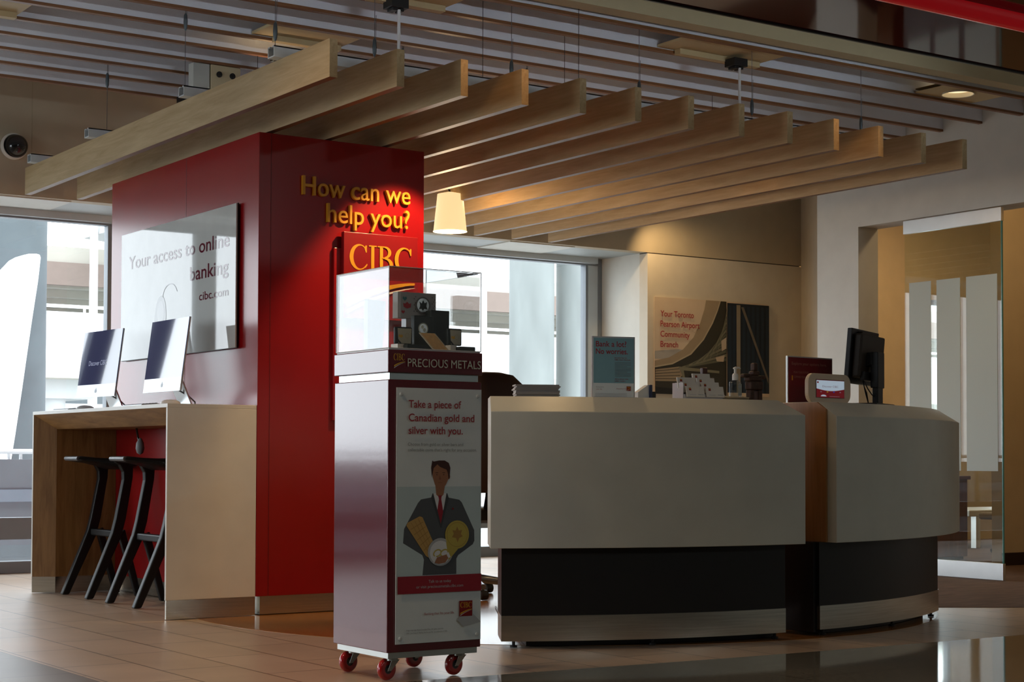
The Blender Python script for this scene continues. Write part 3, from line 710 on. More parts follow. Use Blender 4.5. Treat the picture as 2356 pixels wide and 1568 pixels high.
A.poly(SUITD, [(3.318, .69), (3.321, .69), (3.356, .57), (3.353, .56), (3.312, .675)]); A.poly(SUITD, [(3.379, .69), (3.382, .69), (3.389, .672), (3.356, .56), (3.353, .568)])
A.poly(SKIN, [(3.316, .788), (3.328, .798), (3.372, .798), (3.386, .77), (3.388, .745), (3.376, .722), (3.362, .706), (3.342, .706), (3.328, .722), (3.318, .75)])
A.ell(SKIN, 3.388, .752, .006, .010)
A.poly(HAIR, [(3.314, .748), (3.311, .785), (3.316, .812), (3.322, .808), (3.345, .812), (3.370, .812), (3.388, .803), (3.395, .785), (3.392, .748), (3.387, .742), (3.384, .765), (3.378, .778), (3.350, .788), (3.338, .798), (3.322, .784)])
for a in (3.336, 3.366): A.rect(HAIR, a-.006, a+.006, .7655, .7675); A.ell(HAIR, a, .759, .002, .0022, 10)
A.poly(mat('print_skin_shade', (.26, .10, .05), .55), [(3.349, .758), (3.344, .741), (3.354, .741)]); A.rect(MATS['print_skin_shade'], 3.341, 3.359, .7285, .7305)
GB = mat('print_bar_gold', (.55, .34, .10), .45); GC = mat('print_coin_gold', (.52, .42, .08), .45); GD = mat('print_gold_dark', (.36, .21, .05), .5)
A.poly(GB, [(3.205, .572), (3.210, .583), (3.262, .606), (3.274, .602), (3.330, .492), (3.302, .452), (3.290, .458)])
for i in range(1, 6):
    f = i/6; A.strip(GD, [(3.208+.085*f, .578-.118*f), (3.266+.062*f, .604-.108*f)], [(3.2095+.085*f, .5765-.118*f), (3.2675+.062*f, .6025-.108*f)])
for i in range(1, 4):
    f = i/4; A.strip(GD, [(3.208+.062*f, .576+.027*f), (3.296+.030*f, .458+.032*f)], [(3.2095+.062*f, .576+.027*f), (3.2975+.030*f, .458+.032*f)])
A.ell(LAP, 3.352, .472, .055, .052); A.ell(SHIRT, 3.352, .470, .046, .044)
A.ell(GC, 3.425, .535, .053, .053); A.poly(GC, [(3.376, .51), (3.388, .44), (3.43, .482)])
A.ell(GD, 3.425, .535, .046, .046); A.ell(GC, 3.425, .535, .0445, .0445)
A.poly(GD, [(3.425, .565), (3.432, .55), (3.447, .552), (3.441, .537), (3.45, .528), (3.434, .522), (3.427, .505), (3.42, .522), (3.402, .526), (3.41, .538), (3.404, .552), (3.418, .55)])
for a in (3.338, 3.368):
    A.ell(GC, a, .468, .019, .014, rot=25); A.ell(SHIRT, a, .468, .014, .009, rot=25)
A.poly(SHIRT, [(3.318, .452), (3.330, .459), (3.336, .452), (3.322, .428)]); A.poly(SHIRT, [(3.376, .466), (3.386, .471), (3.396, .452), (3.386, .448)])
A.poly(SKIN, [(3.336, .452), (3.376, .462), (3.386, .449), (3.372, .432), (3.345, .428), (3.326, .432)])
A.ell(LRED, 3.405, .632, .004, .004, 12)
A.rect(DRED, QX0+.004, QX1-.001, .322, .386)
A.text(LAP, 'Talk to us today', 3.349, .3595, .0105, .098, 'c'); A.text(LAP, 'or visit preciousmetals.cibc.com', 3.349, .3405, .0105, .205, 'c')
logo(A, 3.435, .229, .058)
A.poly(LAP, [(3.435, .229), (3.425, .216), (3.452, .19), (3.53, .205), (3.493, .238), (3.493, .229)])
A.text(DRED, 'Banking that fits your life.', 3.281, .2415, .009, .131)
TXT = mat('print_text_grey', (.20, .23, .24), .5); TR = mat('print_text_red', (.34, .018, .03), .5)
for s, z in (('Take a piece of', 1.007), ('Canadian gold and', .957), ('silver with you.', .910)):
    A.text(TR, s, 3.209, z, .027, {'T': .229, 'C': .288, 's': .236}[s[0]], bold=.012)
A.text(TXT, 'Choose from gold or silver bars and', 3.206, .8665, .011, .241); A.text(TXT, "collectable coins that's right for any occasion.", 3.206, .846, .011, .302)
A.text(TXT, 'Image copyright Royal Canadian Mint. All rights reserved.', 3.203, .1865, .005, .16); A.text(TXT, 'CIBC Cube Design & "Banking that fits your life." are trademarks of CIBC.', 3.203, .176, .005, .178)
A.build('poster_print', po)
# casters
URED = mat('caster_red', (.42, .006, .008), .12, spec=.8, coat=.5, noise=(20, .1))
for cxx, cyy in ((KX0+.055, KY0+.06), (KX1-.06, KY0+.06), (KX0+.055, KY1-.06), (KX1-.06, KY1-.06)):
    c = D.objects.new('caster', None); COL.objects.link(c)
    ang = rad(12)
    r = .041; wz = r+.0015; dy = Vector((cos(ang), sin(ang), 0)); off = Vector((.018, -.006, 0))
    wc = Vector((cxx, cyy, wz))+off*-1
    c.parent = t; c.location = (cxx-3.334, cyy-5.616, 0)
    n_ = Vector((-sin(ang), cos(ang), 0))     # wheel axle direction
    g = G(); rs = []
    for rr, h in ((.017, -.011), (.030, -.012), (.038, -.010), (.041, -.005), (.041, .005), (.038, .010), (.030, .012), (.017, .011)):
        rs.append([tuple(wc+n_*h+(dy*cos(2*pi*i/32)+Vector((0, 0, 1))*sin(2*pi*i/32))*rr) for i in range(32)])
    rs.append(rs[0]); g.rings(rs, caps=False); g.build('wheel', URED, c, smooth=50)
    g = G(); rs = []
    for rr, h in ((.0175, -.010), (.0175, .010)): rs.append([tuple(wc+n_*h+(dy*cos(2*pi*i/24)+Vector((0, 0, 1))*sin(2*pi*i/24))*rr) for i in range(24)])
    g.rings(rs); g.build('hub', mat('hub_dark', (.05, .05, .05), .4), c)
    g = G(); tp = Vector((cxx, cyy, .078))
    for s in (-1, 1):
        o_ = n_*(s*.0155); 
        pts = [wc+dy*-.009+Vector((0, 0, -.006)), wc+dy*.009+Vector((0, 0, -.006)), tp+dy*.026, tp+dy*-.014]
        g.prism([tuple(p+o_) for p in pts], [tuple(p+o_+n_*(s*.002)) for p in pts])
    g.lathe([(.024, .0745), (.024, .0855)], (cxx, cyy, 0), 20)
    rs = [[tuple(wc+n_*h+(dy*cos(2*pi*i/12)+Vector((0, 0, 1))*sin(2*pi*i/12))*.005) for i in range(12)] for h in (-.019, .019)]
    g.rings(rs); g.build('fork', mat('caster_fork', (.42, .44, .42), .35, .8), c, bevel=.0006)

# things inside the clear case
BOXB = mat('box_black', (.012, .018, .016), .45); CARD = mat('card_grey', (.42, .42, .42), .5); CREAM = mat('box_cream_card', (.55, .52, .38), .5)
SLV = mat('coin_silver', (.75, .77, .76), .22, .9); RED2 = mat('card_red', (.45, .02, .03), .5); TEAL = mat('card_teal', (.05, .22, .24), .5)
SH0 = 1.2243
t = thing('coin_card', (3.39, 5.66, SH0), 'grey boxed coin card with hearts and a large silver coin, standing highest in the case', 'coin card')
G().box(3.315, 3.487, 5.66, 5.70, 1.36, 1.462).build('card', CARD, t, bevel=.001)
G().box(3.355, 3.45, 5.665, 5.70, SH0, 1.36).build('stand', mat('riser_clear', (.6, .6, .62), .2), t)
A = Art(front(5.66), .0003)
A.rect(mat('card_pale', (.62, .62, .62), .5), 3.317, 3.328, 1.362, 1.46)
def heart(m, a, b, s): A.poly(m, [(a, b-s), (a-s, b), (a-s*.8, b+s*.6), (a-s*.3, b+s*.7), (a, b+s*.3), (a+s*.3, b+s*.7), (a+s*.8, b+s*.6), (a+s, b)])
heart(TEAL, 3.345, 1.437, .010); heart(RED2, 3.338, 1.385, .008)
A.poly(RED2, [(3.340, 1.405), (3.338, 1.42), (3.346, 1.416), (3.356, 1.424), (3.366, 1.416), (3.374, 1.42), (3.372, 1.403), (3.356, 1.398)])
for i in range(16): A.rect(BOXB, 3.385+.006*(i % 3)+.08*(i > 8), 3.389+.006*(i % 3)+.08*(i > 8), 1.388+.008*(i % 8), 1.391+.008*(i % 8))
A.ell(mat('coin_ring', (.16, .16, .16), .4), 3.425, 1.414, .033, .033); A.ell(SLV, 3.425, 1.414, .027, .027)
A.poly(BOXB, [(3.425, 1.434), (3.432, 1.422), (3.443, 1.428), (3.440, 1.410), (3.446, 1.398), (3.430, 1.400), (3.424, 1.392), (3.418, 1.400), (3.406, 1.397), (3.412, 1.412), (3.408, 1.428), (3.419, 1.421)])
A.build('card_print', t)
t = thing('coin_box', (3.52, 5.64, SH0), 'large plain black presentation box standing at the right of the case', 'box')
G().box(3.428, 3.512, 5.60, 5.64, SH0+.001, 1.392).build('box_body', BOXB, t, bevel=.002)
t = thing('coin_box', (3.37, 5.58, SH0), 'square black box with a silver coin in its middle, behind the gold bar', 'box')
G().box(3.338, 3.424, 5.575, 5.60, SH0+.001, 1.366).build('box_body', BOXB, t, bevel=.002)
A = Art(front(5.575), .0003); A.ell(SIL, 3.378, 1.316, .022, .022); A.ell(SLV, 3.378, 1.316, .018, .018); A.ell(SIL, 3.374, 1.322, .006, .007); A.ell(SIL, 3.383, 1.311, .006, .007); A.build('coin', t)
t = thing('coin_box', (3.24, 5.72, SH0), 'tall black box leaning at the far left of the case', 'box')
g = G(); g.prism([(3.205, 5.70, SH0+.001), (3.270, 5.70, SH0+.001), (3.285, 5.70, 1.425), (3.205, 5.70, 1.430)], [(3.205, 5.73, SH0+.001), (3.270, 5.73, SH0+.001), (3.285, 5.73, 1.425), (3.205, 5.73, 1.430)]); g.build('box_body', BOXB, t, bevel=.001)
def case_box(x0, x1, z0, lb):
    t = thing('coin_case', ((x0+x1)/2, 5.5, SH0), lb, 'coin case')
    yb = 5.50
    G().box(x0-.004, x0+.024, yb-.03, yb+.02, SH0+.001, z0).build('support', WHT, t)
    lid = G().box(x0, x1, yb-.004, yb+.012, z0, z0+.066).build('lid', BOXB, t, bevel=.005)
    A = Art(front(yb-.004), .0003); A.poly(CREAM, [(x0+.014, z0+.004), (x1-.008, z0+.004), (x1-.005, z0+.060), (x0+.010, z0+.060)])
    A.poly(GOLDY, [(x0+.026, z0+.024), (x0+.034, z0+.030), (x0+.030, z0+.038), (x0+.024, z0+.034), (x0+.018, z0+.038), (x0+.014, z0+.030)])
    A.ell(mat('case_ring', (.50, .44, .25), .5), x1-.024, z0+.033, .010, .010, 18); A.ell(CREAM, x1-.024, z0+.033, .008, .008, 18)
    A.poly(BOXB, [(x0+.010, z0+.022), (x0+.030, z0+.001), (x0+.022, z0+.001), (x0+.008, z0+.014)]); A.build('lid_print', lid)
    G().box(x0+.020, x1+.026, yb-.06, yb-.012, SH0+.001, SH0+.020).build('tray', BOXB, t, bevel=.003)
case_box(3.208, 3.284, 1.246, 'open black coin case with cream lid at the left front of the case')
case_box(3.440, 3.504, 1.250, 'open black coin case with cream lid at the right front of the case')
t = thing('gold_bar', (3.39, 5.50, SH0), 'gold bar in a clear sleeve tilted at the front of the case', 'gold bar')
GOLD = mat('gold_metal', (.95, .66, .30), .34, .85, bump=.25, noise=(90, .1))
def slab_g(w0, m, name, d):
    g = G(); a, b = (3.372, 5.475), (3.348, 5.52)
    g.prism([(3.362-w0+.0, 5.52-d, 1.295), (3.362+w0, 5.52-d, 1.295), (3.396+w0, 5.47-d, SH0+.003), (3.396-w0, 5.47-d, SH0+.003)],
            [(3.362-w0, 5.523-d, 1.295), (3.362+w0, 5.523-d, 1.295), (3.396+w0, 5.473-d, SH0+.003), (3.396-w0, 5.473-d, SH0+.003)]); g.build(name, m, t)
slab_g(.036, mat('sleeve_clear', (.65, .60, .50), .12), 'sleeve', 0)
slab_g(.029, GOLD, 'bar', .004)
t = thing('riser_block', (3.46, 5.70, SH0), 'low white riser block lying behind the gold bar', 'block')
G().box(3.28, 3.42, 5.62, 5.655, SH0+.001, 1.255).build('block', RED2, t, bevel=.001)

# ------------------------------------------------------------------ reception desk
DC = (5.472, 8.425); DR = 2.678
def pol(r, th, z): return (DC[0]+r*sin(rad(th)), DC[1]-r*cos(rad(th)), z)
PROF = [(2.758, .436), (2.758, 1.022), (2.648, 1.091), (2.36, 1.091), (2.36, .436)]
def desk_part(loc, lb, t0, t1, kt0, kt1, right):
    t = thing('reception_desk', loc, lb, 'desk')
    n = 28; secs = []
    ths = [t0+(t1-t0)*i/n for i in range(n+1)]
    if right:
        for th in ths: secs.append([pol(r, th, z) for r, z in PROF])
    else:
        for i, th in enumerate(ths):
            secs.append([pol(r, min(th, t1-1.4) if (z > 1.05) else th, z) for r, z in PROF])
    G().rings(secs).build('front_shell', DESKW, t, bevel=.0025, smooth=25)
    ks = [kt0+(kt1-kt0)*i/n for i in range(n+1)]
    G().rings([[pol(r, a, z) for r, z in ((DR, .14), (DR, .436), (2.40, .436), (2.40, .14))] for a in ks]).build('kick_panel', KICK, t, smooth=25)
    G().rings([[pol(r, a, z) for r, z in ((DR+.004, .032), (DR+.004, .142), (2.41, .142), (2.41, .032))] for a in ks]).build('steel_base', STEEL, t, smooth=25)
    for a in (kt0+1.2, (kt0+kt1)/2, kt1-.8):
        G().lathe([(.016, .003), (.016, .012), (.007, .014), (.007, .033)], pol(DR-.03, a, 0), 14).build('levelling_foot', BLACKP, t)
    G().rings([[pol(r, a, z) for r, z in ((2.60, .003), (2.60, .031), (1.95, .031), (1.95, .003))] for a in [kt0+2.5+(kt1-kt0-2.5)*i/n for i in range(n+1)]]).build('plinth', KICK, t, smooth=25)  # black block added under the base to stop window light showing
    # oak carcass behind the shell
    G().rings([[pol(r, a, z) for r, z in ((2.36, .10), (2.36, .74), (1.95, .74), (1.95, .10))] for a in [kt0+6+(kt1-kt0-10)*i/n for i in range(n+1)]]).build('worktop_carcass', DWOOD, t, smooth=25)
    if right:
        pr = [(2.703, .437), (2.703, 1.054), (2.648, 1.089), (1.95, 1.089), (1.95, .437)]
        G().prism([pol(r, t0-.25, z) for r, z in pr], [pol(r, t0-.01, z) for r, z in pr]).build('oak_end', DWOOD, t)
        pr = [pol(DR-.02, 3.2, 0), pol(DR-.02, 3.5, 0), pol(1.95, 3.5, 0), pol(1.95, 3.2, 0)]
        G().prism([(p[0], p[1], .02) for p in pr], [(p[0], p[1], .436) for p in pr]).build('kick_end', KICK, t)
desk_part((4.7, 6.1, 0), 'long cream curved reception desk section on a black and steel base, left of the gap', -31.7, 0, -30.6, -1.1, False)
desk_part((6.3, 6.1, 0), 'shorter cream curved reception desk section with an oak end, right of the gap', 4.25, 40, 3.6, 32, True)

TOPZ = 1.0915
def at(r, px_theta): return pol(r, px_theta, TOPZ)
# brochures
t0_ = (4.345, 6.20)
BG = [mat('brochure_grey', (.24, .23, .23), .5), mat('brochure_pale', (.55, .53, .50), .5)]
tt = rad(-27)
for k in range(9):
    b = G().box(-.098, .098, -.05, .05, 0, .0058).build('brochure', BG[0] if k % 3 else BG[0], world=False)
    b.location = (t0_[0]+.004*sin(k*2.1), t0_[1]+.004*cos(k*1.3), TOPZ+.0062*k+.0004); b.rotation_euler = (0, 0, tt+.015*sin(k*1.7))
    tag(b, 'grey brochure stacked at the left end of the desk, %s from the bottom' % ordn[k] if k < 8 else 'topmost grey brochure of the stack at the left end of the desk', 'brochure', 'brochures stacked on the desk')
    me = b.data; me.materials.append(BG[1])
    for p in me.polygons:
        if abs(p.normal.x) > .9: p.material_index = 1
# counter poster holder
def holder(name, c, wd, ht, rz, lb, cat, frame_m, face_m):
    t = thing(name, (c[0], c[1], TOPZ), lb, cat, None, rz)
    G().box(-wd/2, wd/2, -.006, .006, .004, ht).build('frame', frame_m, t, world=False, bevel=.0015)
    G().box(-wd/2+.01, wd/2-.01, -.05, .05, .0003, .004).build('foot', frame_m, t, world=False)
    f = G().box(-wd/2+.006, wd/2-.006, -.0075, -.006, .006, ht-.006).build('sheet', face_m, t, world=False)
    return t, f
t, f = holder('counter_poster', (4.665, 6.055), .205, .277, rad(-17.5), 'pale blue counter poster asking about banking a lot, standing on the left desk section', 'poster', mat('acrylic_frame', (.50, .52, .55), .2), PRW)
LBL = mat('print_light_blue', (.22, .42, .48), .5)
A = Art(Frame((0, -.0075, 0), (1, 0, 0), (0, 0, 1), (0, -1, 0)), .0003, .0002)
A.rect(LBL, -.096, .096, .068, .270)
A.text(TR, 'Bank a lot?', -.085, .231, .024, .145, bold=.012); A.text(TR, 'No worries.', -.085, .198, .024, .152, bold=.012)
A.text(TR, 'Introducing the', .004, .179, .0055, .058); A.text(TR, 'CIBC Smart Account.', .004, .170, .0055, .077)
for i in range(11): A.rect(TXT, .004, .004+(.078 if i % 4 < 3 else .06), .160-.0062*i, .1618-.0062*i)
A.text(TR, 'Ask an advisor today.', .004, .084, .0055, .066); A.text(TR, 'cibc.com', .004, .075, .0055, .05)
A.text(TXT, 'Banking that fits', -.084, .048, .004, .036); A.text(TR, 'your life', -.084, .038, .004, .027)
A.text(TR, 'Banking that fits your life.', .012, .041, .0042, .043); logo(A, .060, .034, .020)
for i in range(3): A.rect(LAP, -.09, .06, .020-.006*i, .0215-.006*i)
o = A.g.build('sheet_print', A.mats, t, world=False)
# small slanted display
t = thing('card_reader', (4.83, 6.03, TOPZ), 'small slanted white and navy device on the desk beside the pale blue poster', 'device', None, rad(-12))
g = G(); pr = [(-.042, 0.0005), (.012, .0005), (.012, .062), (.006, .062), (-.042, .03)]
g.prism([(a, -.012, z) for a, z in pr], [(a, .03, z) for a, z in pr]); g.build('white_face', mat('device_white', (.72, .75, .76), .3), t, world=False)
G().box(.012, .026, -.02, .04, .0005, .064).build('navy_back', mat('device_navy', (.02, .03, .09), .35), t, world=False, bevel=.002)
G().box(.026, .05, -.01, .03, .0005, .034).build('base', BLACKP, t, world=False, bevel=.004)
# business card rack
t = thing('business_card_rack', (5.08, 5.96, TOPZ), 'clear tiered rack of white business cards on the desk', 'card rack', None, rad(-7))
RKM = mat('rack_clear', (.55, .55, .60), .12)
for i in range(4):
    G().box(-.108, .112, -.055+.024*i, -.050+.024*i, .0005, .022+.018*i).build('tier', RKM, t, world=False)
G().box(-.112, -.109, -.05, .04, .0005, .075).build('side', RKM, t, world=False, bevel=.001)
GC2 = mat('business_card', (.76, .74, .68), .5)
for i in range(4):
    for sx, nm in ((-1, 'left'), (1, 'right')):
        if sx < 0 and i == 3: continue
        c = thing('business_card', (0, 0, 0), 'white business cards in the rack, %s column, %s tier from the front' % (nm, ordn[i]), 'business cards', 'cards in the desk rack')
        cxx = (-.050 if sx < 0 else .056)-.0085*i+.0; yy = -.060+.024*i; z0 = .010+.0205*i
        M_ = Matrix.Translation(Vector((5.08, 5.96, TOPZ))) @ Matrix.Rotation(rad(-7), 4, 'Z') @ Matrix.Translation(Vector((cxx, yy, z0))) @ Matrix.Rotation(rad(-14), 4, 'X')
        c.location = M_.translation; c.rotation_euler = M_.to_euler()
        G().box(-.048, .048, -.0035, .0015, 0, .050).build('stack', GC2, c, world=False)
        A = Art(Frame((0, -.0035, 0), (1, 0, 0), (0, 0, 1), (0, -1, 0)), .0003)
        A.rect(LRED, -.034, -.022, .030, .042); A.rect(GOLDY, -.033, -.023, .037, .0395); A.rect(LAP, -.034, .0, .008, .010); A.rect(LAP, .012, .040, .008, .0115)
        A.g.build('card_print', A.mats, c, world=False)
# sanitizer on a tray
t = tag(G().lathe([(.070, .0005), (.088, .006), (.092, .014), (.085, .013), (.060, .008), (.01, .008)], (0, 0, 0), 36, sy=.6).build('silver_tray', mat('tray_silver', (.55, .5, .42), .18, 1), smooth=50, world=False), 'small oval silver tray under the pump bottle on the desk', 'tray')
t.location = (5.25, 5.915, TOPZ); t.rotation_euler = (0, 0, rad(-4))
t = thing('pump_bottle', (5.268, 5.915, TOPZ+.009), 'clear pump bottle of hand sanitizer with a white pump standing on the tray', 'bottle')
bx, by, bz = 5.268, 5.915, TOPZ+.0095
GEL = glass('gel_clear', (.78, .84, .88), 1.5)
G().lathe([(.024, bz), (.029, bz+.004), (.029, bz+.070), (.027, bz+.076), (.013, bz+.084), (.012, bz+.088)], (bx, by, 0), 28, sx=1.05, sy=.75).build('bottle', GEL, t, smooth=50)
A = Art(front(by-.0219), .0004); A.rect(mat('bottle_label', (.42, .42, .36), .4), bx-.002, bx+.020, bz+.012, bz+.066); A.rect(LAP, bx+.001, bx+.016, bz+.05, bz+.055); A.build('bottle_label', t)
PUMP = mat('pump_white', (.78, .75, .68), .35)
G().lathe([(.014, bz+.084), (.014, bz+.108), (.011, bz+.114), (.006, bz+.116), (.006, bz+.138)], (bx, by, 0), 24).build('collar', PUMP, t, smooth=50)
g = G().lathe([(.010, bz+.136), (.011, bz+.140), (.006, bz+.144)], (bx, by, 0), 18); g.tube([(bx, by, bz+.141), (bx+.018, by-.004, bz+.142), (bx+.026, by-.006, bz+.137)], [.006, .005, .003], 10); g.build('pump_head', PUMP, t, smooth=50)
# stacked stone figure
t = thing('stone_figure', (5.388, 5.925, TOPZ), 'dark brown stacked stone figure with one arm out, on the desk before the airport poster', 'figurine')
ST = mat('stone_brown', (.060, .026, .012), .6, noise=(40, .4), bump=.4)
def stone(name, x0, x1, z0, z1, d=.022):
    G().box(5.388+x0, 5.388+x1, 5.925-d, 5.925+d, TOPZ+z0, TOPZ+z1).build(name, ST, t, bevel=.006)
stone('leg', -.030, -.008, .0006, .052, .02); stone('leg', .016, .042, .0006, .052, .02)
stone('torso', -.032, .044, .052, .092, .024); stone('shoulder_stone', -.040, .038, .092, .118); stone('arm', -.068, -.028, .108, .126, .016); stone('arm', .03, .068, .104, .120, .016)
stone('neck_stone', -.014, .026, .118, .140, .018); stone('head', -.006, .018, .140, .178, .014)
t = thing('wooden_stand', (5.20, 6.05, TOPZ), 'dark reddish wooden stand half hidden behind the pump bottle', 'stand')
MAH = wood('mahogany', (.05, .014, .008), (.09, .026, .014), (8, 8, 1), .4)
G().box(5.192, 5.222, 6.055, 6.075, TOPZ+.0005, TOPZ+.155).build('post', MAH, t, bevel=.003)
G().box(5.192, 5.262, 6.053, 6.08, TOPZ+.0005, TOPZ+.11).build('slab', MAH, t, bevel=.003)
# red poster, tablet, monitor on right section
t, f = holder('options_poster', (5.985, 6.17), .35, .238, rad(7), 'red counter poster about exploring options, standing on the right desk section', 'poster', mat('frame_silver', (.55, .56, .55), .35, .6), mat('poster_red', (.17, .006, .010), .4))
A = Art(Frame((0, -.0075, 0), (1, 0, 0), (0, 0, 1), (0, -1, 0)), .0003)
PT = mat('poster_tan_text', (.40, .20, .14), .5)
A.text(PT, 'Explore your options here.', -.145, .195, .014, .27); A.text(PT, 'PLAN YOUR FUTURE', -.13, .154, .010, .115); A.text(PT, 'COMPARE YOUR PRODUCTS', -.13, .131, .010, .15); A.rect(YEL, -.147, -.138, .118, .142)
A.g.build('sheet_print', A.mats, t, world=False)
t = thing('tablet_kiosk', (5.90, 5.955, TOPZ), 'rounded cream tablet kiosk showing a welcome screen, in front of the red poster', 'tablet', None, rad(8))
def rrect(wd, ht, r, n=6, pw=1):
    pts = []
    for cx_, cz_, a0 in ((wd/2-r, ht-r, 0), (-wd/2+r, ht-r, 90), (-wd/2+r, r, 180), (wd/2-r, r, 270)):
        for i in range(n+1): a = rad(a0+90*i/n); pts.append((cx_+r*cos(a), cz_+r*sin(a)))
    return pts
pr = rrect(.332, .142, .045)
g = G(); g.prism([(a, -.012, z+.0006) for a, z in pr], [(a, .012, z+.0006) for a, z in pr]); g.build('bezel', mat('kiosk_cream', (.72, .58, .42), .4), t, bevel=.004, world=False)
sc = G().box(-.110, .112, -.0135, -.012, .026, .114).build('screen', BLACKP, t, world=False)
A = Art(Frame((0, -.0135, 0), (1, 0, 0), (0, 0, 1), (0, -1, 0)), .0003)
SW = mat('screen_white', (.3, .32, .34), .2, emit=((.62, .76, .9), .42)); SR = mat('screen_red', (.12, .005, .01), .2, emit=((.35, .01, .02), .22)); SB = mat('screen_words', (.2, .1, .12), .2, emit=((.3, .16, .2), .3))
A.rect(SR, -.108, .110, .028, .112)
A.poly(SW, [(-.108, .110), (.110, .110), (.110, .070)]+[(.110-.218*i/12, .070-.010*sin(pi*i/12)) for i in range(1, 13)])
A.text(SB, 'Discover CIBC', 0, .077, .009, .125, 'c'); A.rect(SR, -.104, -.092, .096, .104)
for i, c_ in enumerate((SB, mat('icon_yellow', (.3, .2, .02), .3, emit=((.6, .3, .02), .3)), mat('icon_blue', (.03, .03, .2), .3, emit=((.05, .06, .5), .3)), SB)): A.rect(c_, -.08+.05*i, -.068+.05*i, .052, .058)
A.ell(SW, -.055, .033, .022, .008, a0=0, a1=180); A.rect(SB, -.01, .07, .032, .035)
A.g.build('screen_display', A.mats, sc, world=False)
t = thing('computer_monitor', (6.075, 5.995, TOPZ), 'black computer monitor seen from behind on the right desk section', 'monitor', None, rad(27))
HOUS = mat('monitor_black', (.010, .010, .012), .45); HOUS2 = mat('monitor_brown', (.030, .020, .013), .55)
def mon(x0, x1, z0, z1, d0, d1, m, name, bev=.003):      # panel leaning back; local x runs along the screen
    lean = lambda z: -.085*(z-.1)
    a, b = [[(x0, d+lean(z0), z0), (x1, d+lean(z0), z0), (x1, d+lean(z1), z1), (x0, d+lean(z1), z1)] for d in (d0, d1)]
    G().prism(a, b).build(name, m, t, world=False, bevel=bev)
mon(0, .45, .107, .378, 0, .024, HOUS, 'panel')
mon(.03, .42, .135, .352, -.045, 0, HOUS2, 'back_cover', .010)
mon(.10, .36, .33, .366, -.022, 0, HOUS2, 'vent_strip')
mon(.06, .30, .120, .165, -.062, -.04, HOUS, 'port_cover')
g = G(); g.prism([(.12, -.04, .19), (.12, -.085, .20), (.12, -.085, .262), (.12, -.04, .262)], [(.235, -.04, .19), (.235, -.085, .20), (.235, -.085, .262), (.235, -.04, .262)]); g.build('arm', HOUS, t, world=False, bevel=.006)
G().box(.125, .235, -.115, -.075, .085, .264).box(.14, .225, -.11, -.08, .006, .10).build('stand', HOUS, t, world=False, bevel=.004)
G().box(.05, .36, -.13, .05, .0006, .009).build('base', HOUS, t, world=False, bevel=.003)
G().tube([(.10, -.045, .125), (.105, -.05, .09), (.12, -.055, .06), (.14, -.06, .01)], [.003, .003, .006, .003], 8).build('cable', BLACKP, t, world=False)
G().tube([(.09, -.05, .125), (.10, -.07, .08), (.12, -.085, .05), (.135, -.09, .045)], .003, 8).build('cable', BLACKP, t, world=False)

# office chair behind the desk
t = thing('office_chair', (5.50, 8.45, 0), 'black office chair with a dark brown rounded back behind the left end of the desk', 'chair')
CHB = mat('chair_black', (.014, .010, .008), .55); CHR = mat('chair_brown', (.035, .014, .008), .5)
g = G(); rs = []
for z, hw, d in ((.62, .20, .03), (.70, .245, .05), (.95, .255, .055), (1.15, .25, .05), (1.26, .215, .04), (1.31, .15, .03), (1.325, .06, .012)):
    rs.append([(5.50+hw*cos(a)*(1 if True else 1), 8.30+d*sin(a)+.10*(1.3-z)*-.15, z) for a in [2*pi*i/28 for i in range(28)]])
g.rings(rs); g.build('backrest', CHR, t, smooth=60)
g = G(); g.rings([[(5.50+.24*sc*cos(a), 8.55+.23*sc*sin(a), z) for a in [2*pi*i/28 for i in range(28)]] for z, sc in ((.44, .8), (.46, 1), (.51, 1.0), (.53, .85))]); g.build('seat', CHB, t, smooth=60)
G().lathe([(.028, .10), (.028, .30), (.02, .30), (.02, .45)], (5.50, 8.52, 0), 16).build('gas_lift', mat('lift_grey', (.2, .22, .25), .3, .7), t)
G().tube([(5.50, 8.48, .46), (5.50, 8.36, .50), (5.50, 8.32, .68)], .022, 10).build('back_bracket', CHB, t, smooth=50)
for sx in (-1, 1):
    G().tube([(5.50+sx*.22, 8.52, .47), (5.50+sx*.28, 8.50, .55), (5.50+sx*.28, 8.48, .68)], .015, 10).build('armrest_post', CHB, t, smooth=50)
    G().box(5.50+sx*.28-.035, 5.50+sx*.28+.035, 8.36, 8.62, .68, .71).build('armrest', CHB, t, bevel=.01)
for k in range(5):
    a = 2*pi*k/5+.62; ex, ey = 5.50+.29*cos(a), 8.52+.29*sin(a)
    lg = G().tube([(5.50, 8.52, .115), (ex, ey, .078)], [.03, .018], 10).build('base_leg', mat('leg_metal', (.22, .24, .28), .3, .7), t, smooth=50)
    G().lathe([(.028, -.022), (.030, -.008), (.030, .008), (.028, .022)], (ex, ey, .0325), 18, axis='X').build('wheel', BLACKP, lg, smooth=40)
t = tag(G().tube([(5.2, 7.8, .007), (5.05, 7.55, .007), (4.95, 7.25, .007), (5.1, 7.0, .007)], .005, 8).build('floor_cable', GREYP, smooth=50), 'grey cable lying on the wood floor behind the desk', 'cable')
t = thing('white_carton', (5.62, 9.1, 0), 'white paper carton with printed labels on the floor behind the office chair', 'carton')
g = G(); g.box(5.46, 5.74, 9.2, 9.40, .003, .46); g.build('carton_body', PRW, t, bevel=.004)
A = Art(front(9.2), .0004)
for i in range(5): A.rect(TXT, 5.48, 5.60-.01*(i % 2), .40-.014*i, .406-.014*i)
for i in range(10): A.rect(BLACKP, 5.49+.009*i, 5.494+.009*i, .26, .30)
A.build('carton_print', t)

